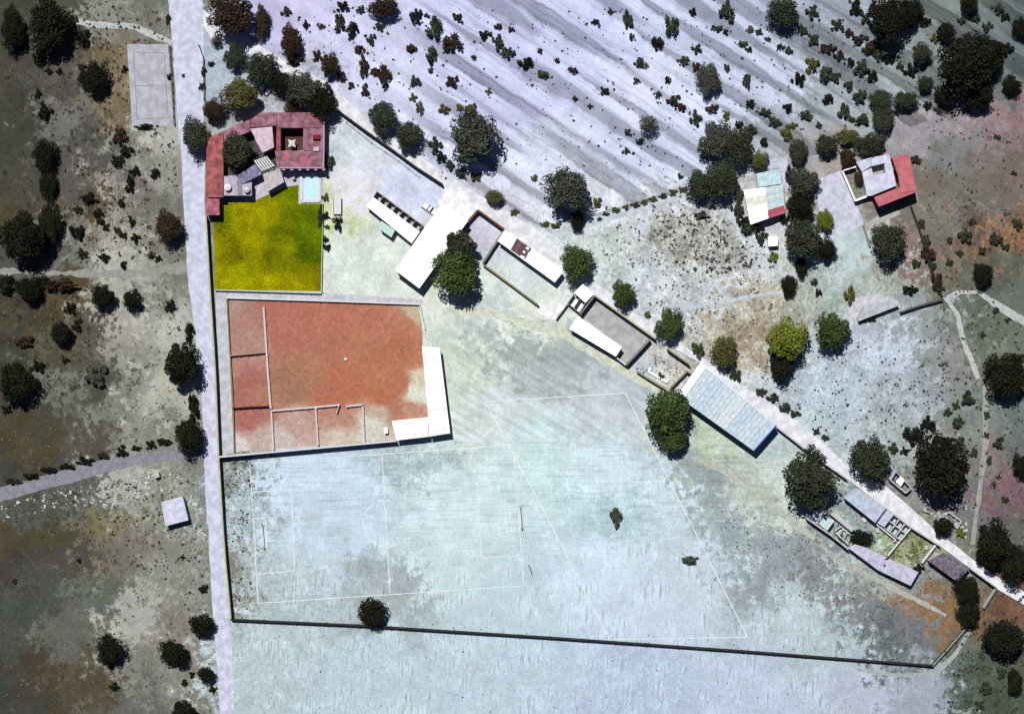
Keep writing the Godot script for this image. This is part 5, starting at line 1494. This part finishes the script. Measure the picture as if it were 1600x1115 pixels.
	var db := [536, 11, 10, 8, 564, 16, 7, 6, 531, 38, 9, 14, 551, 48, 8, 12, 579, 63, 7, 9, 593, 43, 8, 6, 650, 28, 9, 13, 679, 48, 12, 18, 674, 86, 8, 12, 756, 55, 9, 8, 778, 68, 8, 12, 793, 84, 10, 10, 821, 100, 12, 9, 849, 118, 8, 6, 648, 127, 8, 9, 944, 143, 7, 6, 980, 33, 8, 14, 1048, 43, 11, 17, 1027, 68, 9, 10, 1135, 18, 12, 16, 1086, 186, 9, 11, 1171, 163, 8, 6, 1194, 176, 9, 6, 1209, 191, 9, 7, 1231, 168, 8, 7, 1088, 77, 8, 7, 1068, 95, 8, 7, 1082, 19, 6, 6, 999, 98, 8, 7, 994, 126, 5, 5, 1043, 126, 5, 5, 1028, 148, 5, 6, 980, 206, 5, 5, 1000, 221, 6, 5, 979, 236, 6, 5, 954, 18, 5, 5, 930, 34, 6, 5, 987, 58, 4, 6, 1161, 69, 7, 5, 1171, 78, 5, 5, 1186, 50, 6, 5, 1200, 61, 5, 4, 1219, 73, 5, 5, 1233, 80, 6, 5, 1121, 45, 8, 5, 1134, 50, 4, 5, 1136, 106, 5, 6, 1167, 128, 6, 12, 1194, 223, 6, 7, 1063, 276, 5, 4, 680, 227, 10, 12, 690, 246, 9, 8, 704, 259, 6, 8, 720, 271, 9, 7, 1336, 15, 11, 11, 1308, 40, 10, 9, 1346, 108, 12, 12, 1363, 120, 9, 9, 1290, 118, 11, 12, 1305, 123, 8, 8, 1248, 125, 10, 10, 1343, 153, 10, 12, 1318, 176, 9, 12, 1293, 156, 8, 8, 1541, 43, 8, 8, 1559, 15, 9, 8, 1569, 78, 12, 11, 1502, 33, 6, 6, 1524, 29, 7, 7, 1569, 26, 7, 8, 1270, 63, 9, 9, 1253, 48, 8, 8, 1388, 93, 9, 8, 1373, 88, 9, 8, 1406, 103, 6, 7, 1422, 111, 11, 9, 1258, 181, 11, 7, 1279, 196, 5, 5, 1329, 98, 6, 7, 1326, 134, 8, 8, 1268, 20, 10, 10, 1448, 165, 8, 6, 1466, 172, 6, 6, 1434, 18, 10, 12, 1446, 34, 9, 7, 1352, 28, 9, 10, 1170, 205, 10, 11, 674, 98, 4, 5, 673, 110, 4, 5, 448, 18, 8, 7, 478, 39, 5, 7, 502, 41, 4, 5, 461, 92, 12, 10, 1155, 195, 6, 6, 1346, 188, 14, 9, 1508, 172, 7, 5, 1400, 175, 6, 5]
	for i in range(0, db.size(), 4):
		shrub(shrub_label("dark green shrub", "on pale field", db[i], db[i + 1], db[i + 2], db[i + 3]), db[i], db[i + 1], db[i + 2], db[i + 3], "dark" if i % 3 else "black", g1)
	var rb := [707, 68, 15, 15, 643, 76, 8, 6, 715, 28, 7, 7, 707, 128, 10, 9, 896, 110, 8, 5, 844, 80, 4, 5, 871, 95, 4, 4, 899, 155, 4, 4, 922, 166, 4, 4, 569, 105, 8, 16, 601, 120, 11, 17, 586, 113, 7, 6, 570, 143, 7, 9, 496, 88, 7, 9, 534, 121, 9, 7, 549, 134, 5, 5, 561, 78, 8, 6, 1051, 158, 11, 8, 1064, 169, 8, 6, 1113, 171, 10, 7, 642, 77, 6, 5, 1361, 76, 14, 10, 1341, 62, 12, 8, 1325, 52, 8, 6, 1293, 77, 12, 8, 1310, 88, 8, 8, 778, 42, 6, 5, 798, 46, 5, 5, 1378, 56, 8, 8, 1416, 40, 10, 8, 1087, 105, 6, 8, 740, 90, 4, 4, 666, 24, 4, 4]
	for i in range(0, rb.size(), 4):
		shrub(shrub_label("rust-brown shrub", "on pale field", rb[i], rb[i + 1], rb[i + 2], rb[i + 3]), rb[i], rb[i + 1], rb[i + 2], rb[i + 3], "brown", g2)
	var ob := [645, 153, 6, 6, 655, 169, 7, 9, 693, 171, 9, 7, 718, 168, 6, 5, 737, 170, 10, 9, 763, 143, 5, 5, 1134, 181, 6, 7, 1228, 208, 9, 12, 1172, 46, 6, 5, 1269, 101, 12, 11, 743, 276, 9, 7, 803, 331, 7, 5, 933, 316, 7, 8, 835, 278, 5, 5, 1010, 103, 4, 5, 1461, 60, 8, 7, 884, 275, 16, 8, 1240, 196, 6, 5]
	for i in range(0, ob.size(), 4):
		shrub(shrub_label("olive shrub", "on pale field", ob[i], ob[i + 1], ob[i + 2], ob[i + 3]), ob[i], ob[i + 1], ob[i + 2], ob[i + 3], "olive", g3)
	# shrubs by the compound roads and houses
	for a in [["small round green bush at the house's east wall", 514, 254, 8, 12, "dark"], ["brown bush beside the pool's outer wall", 509, 309, 5, 7, "olive"], ["dark clipped bush by the lawn fence", 509, 337, 6, 6, "black"], ["little green bush by the lawn fence", 511, 354, 4, 4, "green"], ["long dark hedge bush inside the lawn's east fence", 501, 338, 4, 18, "dark"], ["upper of two dark bushes outside the lawn fence", 508, 374, 5, 5, "black"], ["lower of two dark bushes outside the lawn fence", 511, 387, 6, 6, "black"], ["slender dark cypress bush below the white trailer", 529, 350, 6, 12, "black"],
			["green bush by the road right of the court's far tree", 1091, 546, 10, 12, "green"], ["dark bush below the yellow-green tree by the blue roof", 1150, 586, 9, 10, "dark"], ["tiny bush beside the road above the court wall", 1012, 492, 5, 5, "olive"], ["small shrub in the planter of the weedy yard", 1033, 588, 5, 5, "green"], ["dark bush at the grassy yard's lower wall", 1436, 888, 8, 8, "black"], ["dark bush among the animal pens", 1315, 840, 7, 7, "green"], ["faded weed bush in the middle of the football field", 963, 808, 9, 15, "grey"], ["low straggling weed bush near the second pitch line", 1078, 875, 13, 6, "grey"],
			["dark round bush at the roadside of the lane junction", 190, 706, 10, 8, "black"], ["smaller dark bush on the lane hedge", 236, 695, 8, 7, "black"], ["dark bush at the track's meeting with the road", 267, 479, 9, 9, "black"], ["dark leafy bush on the roadside bank", 303, 640, 9, 22, "black"], ["dark roadside bush above the leafy bank", 296, 520, 7, 14, "black"], ["greenish bush patch in the grey western meadow", 150, 590, 17, 16, "grey"], ["little dark bush near the large meadow tree", 60, 573, 11, 9, "black"], ["dark bush on the road's edge above the south wall", 318, 920, 7, 7, "black"],
			["yellow bush below the tiny hut", 1208, 403, 8, 8, "yellow"], ["dark bush on the farmhouse's lower left side", 1170, 358, 12, 10, "dark"], ["dark bush left of the tiny hut", 1188, 372, 9, 11, "dark"], ["bushy tangle at the farmhouse's left wall", 1152, 330, 9, 16, "dark"], ["small round bush on the dry yard below the concrete", 1421, 454, 11, 8, "black"], ["upright dark bush on the dry yard", 1327, 463, 8, 14, "olive"], ["first little bush on the bank by the dry yard", 1272, 441, 5, 6, "dark"], ["second little bush on the bank by the dry yard", 1278, 457, 5, 7, "black"], ["green bush on the roadside of the store slope", 1356, 497, 12, 6, "black"],
			["dark shrub line at the top of the stone heap", 1448, 398, 11, 13, "brown"], ["dark shrub at the foot of the stone heap", 1462, 440, 9, 14, "brown"], ["bush cluster on the bank above the ruins", 1426, 680, 15, 14, "black"], ["upper bush of the bank above the ruins", 1449, 661, 12, 12, "black"], ["small bush left of the ruined cabin's tree", 1413, 705, 7, 6, "black"], ["green bush clump at the ruin's edge", 1500, 832, 8, 7, "yellow"]]:
		shrub(a[0], a[1], a[2], a[3], a[4], a[5], "")
	var th := [946, 334, 6, 3, 962, 328, 7, 4, 978, 324, 5, 4, 992, 320, 7, 4, 1006, 316, 6, 4, 1020, 311, 7, 4, 1036, 306, 6, 4, 1052, 300, 7, 5, 1066, 296, 6, 5, 936, 342, 4, 3, 868, 352, 9, 4, 852, 350, 7, 4]
	for i in range(0, th.size(), 4):
		shrub("low olive bush of the hedge along the dry field track", th[i], th[i + 1], th[i + 2], th[i + 3], "olive" if i % 3 else "dark", "bushes of the track hedge")
	for a in [["dark bush under the farmhouse's lower eave", 1186, 357, 9, 6, "black"], ["tangled grey bush at the farmhouse's upper left", 1156, 304, 7, 12, "grey"], ["dark creeper bush at the farmhouse's lower left corner", 1162, 346, 8, 10, "black"], ["brown bush at the farmhouse's right wall", 1234, 272, 8, 14, "brown"], ["dark bush by the farmhouse's lower right corner", 1226, 344, 7, 7, "black"], ["weed hedge beside the curving track above the weedy patch", 1112, 322, 8, 5, "grey"], ["second weed hedge bush beside the curving track", 1096, 336, 12, 6, "grey"]]:
		shrub(a[0], a[1], a[2], a[3], a[4], a[5], "")
	var g4 := "dark shrubs along the eastern slope"
	var eb := [1508, 368, 10, 12, 1520, 346, 6, 6, 1556, 374, 10, 9, 1572, 386, 7, 6, 1535, 392, 6, 7, 1590, 350, 8, 9, 1440, 350, 6, 8, 1447, 376, 7, 8, 1456, 416, 7, 9, 1468, 452, 8, 7, 1432, 412, 9, 6, 1500, 396, 6, 5, 1484, 376, 5, 5, 1511, 624, 12, 10, 1494, 634, 6, 6, 1481, 644, 7, 6, 1542, 649, 5, 6, 1496, 661, 9, 8, 1559, 693, 9, 9, 1541, 680, 5, 5, 1546, 720, 4, 8, 1522, 708, 6, 7, 1556, 485, 5, 5, 1574, 500, 5, 4, 1535, 523, 5, 5, 1189, 613, 8, 7, 1207, 622, 9, 7, 1226, 637, 8, 8, 1241, 646, 8, 6, 1275, 674, 6, 5, 1289, 684, 6, 5, 1590, 560, 10, 8, 1560, 215, 4, 4, 1584, 270, 5, 4, 1555, 213, 3, 4, 1430, 250, 9, 6, 1483, 410, 6, 6, 1570, 780, 6, 5, 1553, 756, 4, 5, 1560, 745, 4, 4, 1500, 690, 7, 8, 1395, 700, 8, 8, 1540, 1075, 9, 9, 1565, 1050, 8, 8, 1530, 1100, 8, 8]
	for i in range(0, eb.size(), 4):
		shrub(shrub_label("dark shrub", "on dry slope", eb[i], eb[i + 1], eb[i + 2], eb[i + 3]), eb[i], eb[i + 1], eb[i + 2], eb[i + 3], "black" if i % 2 else "dark", g4)
	var g5 := "dark shrubs in the western scrub"
	var wb := [112, 32, 8, 8, 132, 60, 9, 14, 62, 90, 9, 14, 60, 146, 5, 8, 70, 175, 10, 14, 187, 212, 10, 14, 198, 236, 10, 9, 184, 252, 9, 10, 212, 268, 8, 8, 140, 310, 12, 9, 122, 327, 7, 7, 154, 333, 8, 7, 157, 346, 6, 5, 122, 364, 11, 12, 166, 355, 6, 6, 184, 360, 6, 6, 193, 368, 6, 5, 190, 318, 5, 7, 206, 348, 5, 8, 212, 372, 7, 7, 130, 396, 9, 7, 164, 403, 8, 7, 193, 415, 5, 6, 236, 400, 5, 5, 248, 404, 5, 5, 100, 446, 28, 9, 70, 442, 14, 9, 12, 446, 14, 14, 120, 510, 8, 10, 110, 482, 9, 10, 40, 535, 14, 9, 203, 290, 7, 14, 242, 272, 7, 8, 84, 60, 6, 8, 76, 112, 6, 5, 128, 105, 6, 6, 92, 112, 5, 5, 24, 575, 9, 9, 102, 563, 6, 5, 10, 640, 8, 6, 20, 752, 12, 5, 48, 744, 12, 5, 76, 734, 12, 5, 104, 728, 12, 5, 132, 720, 14, 6, 160, 712, 10, 5, 212, 700, 8, 4, 256, 690, 12, 5, 123, 875, 4, 4, 285, 870, 4, 4, 22, 908, 4, 4, 178, 1072, 8, 6, 288, 1066, 5, 5, 300, 1053, 5, 5, 286, 118, 3, 3, 262, 30, 4, 8, 264, 120, 4, 5, 226, 198, 14, 4, 195, 108, 5, 6, 332, 1076, 6, 6, 315, 135, 5, 6, 318, 112, 4, 8, 330, 100, 5, 4]
	for i in range(0, wb.size(), 4):
		shrub(shrub_label("brownish shrub" if i % 5 == 0 else "dark shrub", "in western scrub", wb[i], wb[i + 1], wb[i + 2], wb[i + 3]), wb[i], wb[i + 1], wb[i + 2], wb[i + 3], "brown" if i % 5 == 0 else "black", g5)
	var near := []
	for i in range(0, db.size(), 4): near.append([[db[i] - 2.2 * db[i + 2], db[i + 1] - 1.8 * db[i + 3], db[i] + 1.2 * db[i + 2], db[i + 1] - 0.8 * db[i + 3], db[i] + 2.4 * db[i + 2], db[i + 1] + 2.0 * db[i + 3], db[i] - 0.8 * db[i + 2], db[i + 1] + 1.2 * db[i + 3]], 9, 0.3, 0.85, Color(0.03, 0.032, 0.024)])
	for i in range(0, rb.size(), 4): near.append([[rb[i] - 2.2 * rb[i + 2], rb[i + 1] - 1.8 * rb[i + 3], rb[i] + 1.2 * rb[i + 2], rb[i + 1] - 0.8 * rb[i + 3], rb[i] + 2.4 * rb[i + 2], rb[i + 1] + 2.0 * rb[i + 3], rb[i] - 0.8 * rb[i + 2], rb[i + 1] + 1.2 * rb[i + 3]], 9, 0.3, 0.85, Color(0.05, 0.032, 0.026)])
	# weeds and stones, past counting
	rng.seed = 31
	var st := begin()
	for i in 9:
		var d := Vector3(rng.randf_range(-1, 1), 0, rng.randf_range(-1, 1)).normalized()
		var s := Vector3(-d.z, 0, d.x) * 0.36
		var b := d * rng.randf_range(-0.15, 0.2)
		tri(st, b - s, b + s, b + d * 0.5 + Vector3(0, rng.randf_range(0.3, 0.8), 0), Vector3.UP)
	var tuft := st.commit()
	st = begin()
	lathe(st, Vector3.ZERO, [0.9, 0.0, 1.0, 0.2, 0.7, 0.55, 0.001, 0.65], 6)
	var stone := st.commit()
	var wm := leaf_mat("weed", Color(1, 1, 1))
	var dk := Color(0.038, 0.038, 0.030)
	var br := Color(0.062, 0.042, 0.034)
	var pale := Color(0.085, 0.09, 0.07)
	var field := [440, 12, 1590, 12, 1590, 130, 1420, 180, 1290, 205, 1090, 200, 1060, 285, 880, 262, 700, 285, 620, 215, 520, 110]
	weeds("weeds", "small dry weeds dotted over the pale terraced field", "weeds", tuft, wm, [[field, 2600, 0.2, 0.5, dk], [field, 600, 0.3, 0.7, br], [[900, 330, 1060, 300, 1110, 310, 1220, 400, 1200, 520, 1100, 560, 960, 420], 2300, 0.22, 0.55, Color(0.075, 0.08, 0.055)], [[1020, 350, 1090, 330, 1190, 400, 1160, 430, 1060, 420], 900, 0.3, 0.65, dk], [[1180, 560, 1300, 540, 1500, 480, 1520, 600, 1400, 640, 1330, 700, 1200, 620], 1500, 0.2, 0.5, dk]], 61)
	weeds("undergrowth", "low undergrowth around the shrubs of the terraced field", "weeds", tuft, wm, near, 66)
	weeds("scrub_weeds", "low brown and dark weeds covering the western scrub", "weeds", tuft, wm, [[[0, 10, 250, 10, 280, 300, 290, 410, 0, 410], 3200, 0.25, 0.65, br], [[0, 10, 250, 10, 280, 300, 290, 410, 0, 410], 2200, 0.25, 0.7, dk], [[0, 440, 290, 440, 310, 690, 0, 760], 2200, 0.25, 0.6, pale], [[0, 440, 160, 440, 160, 600, 0, 640], 1500, 0.25, 0.7, dk], [[0, 790, 300, 730, 320, 870, 330, 1000, 250, 900, 0, 820], 1700, 0.25, 0.6, dk], [[0, 820, 320, 820, 340, 1115, 0, 1115], 1800, 0.25, 0.55, pale]], 62)
	weeds("slope_weeds", "low dark weeds on the eastern slope", "weeds", tuft, wm, [[[1430, 190, 1600, 160, 1600, 460, 1470, 460], 1300, 0.25, 0.55, br], [[1480, 470, 1600, 470, 1600, 850, 1480, 780, 1400, 760, 1340, 700], 1900, 0.25, 0.6, dk], [[1490, 1000, 1600, 930, 1600, 1115, 1480, 1115], 1400, 0.3, 0.7, dk], [[1260, 780, 1330, 830, 1500, 900, 1500, 960, 1330, 880], 900, 0.25, 0.5, pale], [[1390, 870, 1426, 828, 1460, 852, 1440, 880], 700, 0.25, 0.5, Color(0.09, 0.1, 0.035)]], 63)
	weeds("field_weeds", "thin grey weeds in the bare football field", "weeds", tuft, wm, [[[350, 718, 396, 716, 400, 780, 384, 860, 398, 950, 364, 962], 650, 0.22, 0.5, dk], [[400, 950, 1300, 1010, 1480, 960, 1440, 1035, 370, 966], 450, 0.16, 0.34, pale], [[380, 990, 1440, 1050, 1440, 1115, 380, 1115], 380, 0.16, 0.36, pale], [[1100, 770, 1250, 830, 1470, 980, 1420, 1030, 1180, 900], 1200, 0.2, 0.45, pale], [[992, 578, 1020, 545, 1068, 580, 1040, 600], 300, 0.2, 0.45, pale]], 64)
	var sm := leaf_mat("stone", Color(1, 1, 1))
	weeds("rubble", "pale rubble stones strewn along the lane and ruins", "rubble", stone, sm, [[[0, 790, 100, 765, 250, 730, 300, 750, 240, 790, 100, 790, 0, 815], 1500, 0.1, 0.34, Color(0.27, 0.28, 0.28)], [[1440, 780, 1515, 790, 1510, 840, 1450, 810], 500, 0.12, 0.4, Color(0.28, 0.28, 0.3)], [[1400, 370, 1450, 360, 1470, 450, 1430, 440], 400, 0.12, 0.4, Color(0.2, 0.17, 0.165)], [[1296, 800, 1330, 815, 1330, 850, 1300, 835], 220, 0.1, 0.32, Color(0.45, 0.47, 0.5)], [[285, 820, 320, 820, 322, 860, 285, 860], 300, 0.1, 0.3, Color(0.27, 0.27, 0.28)]], 65)
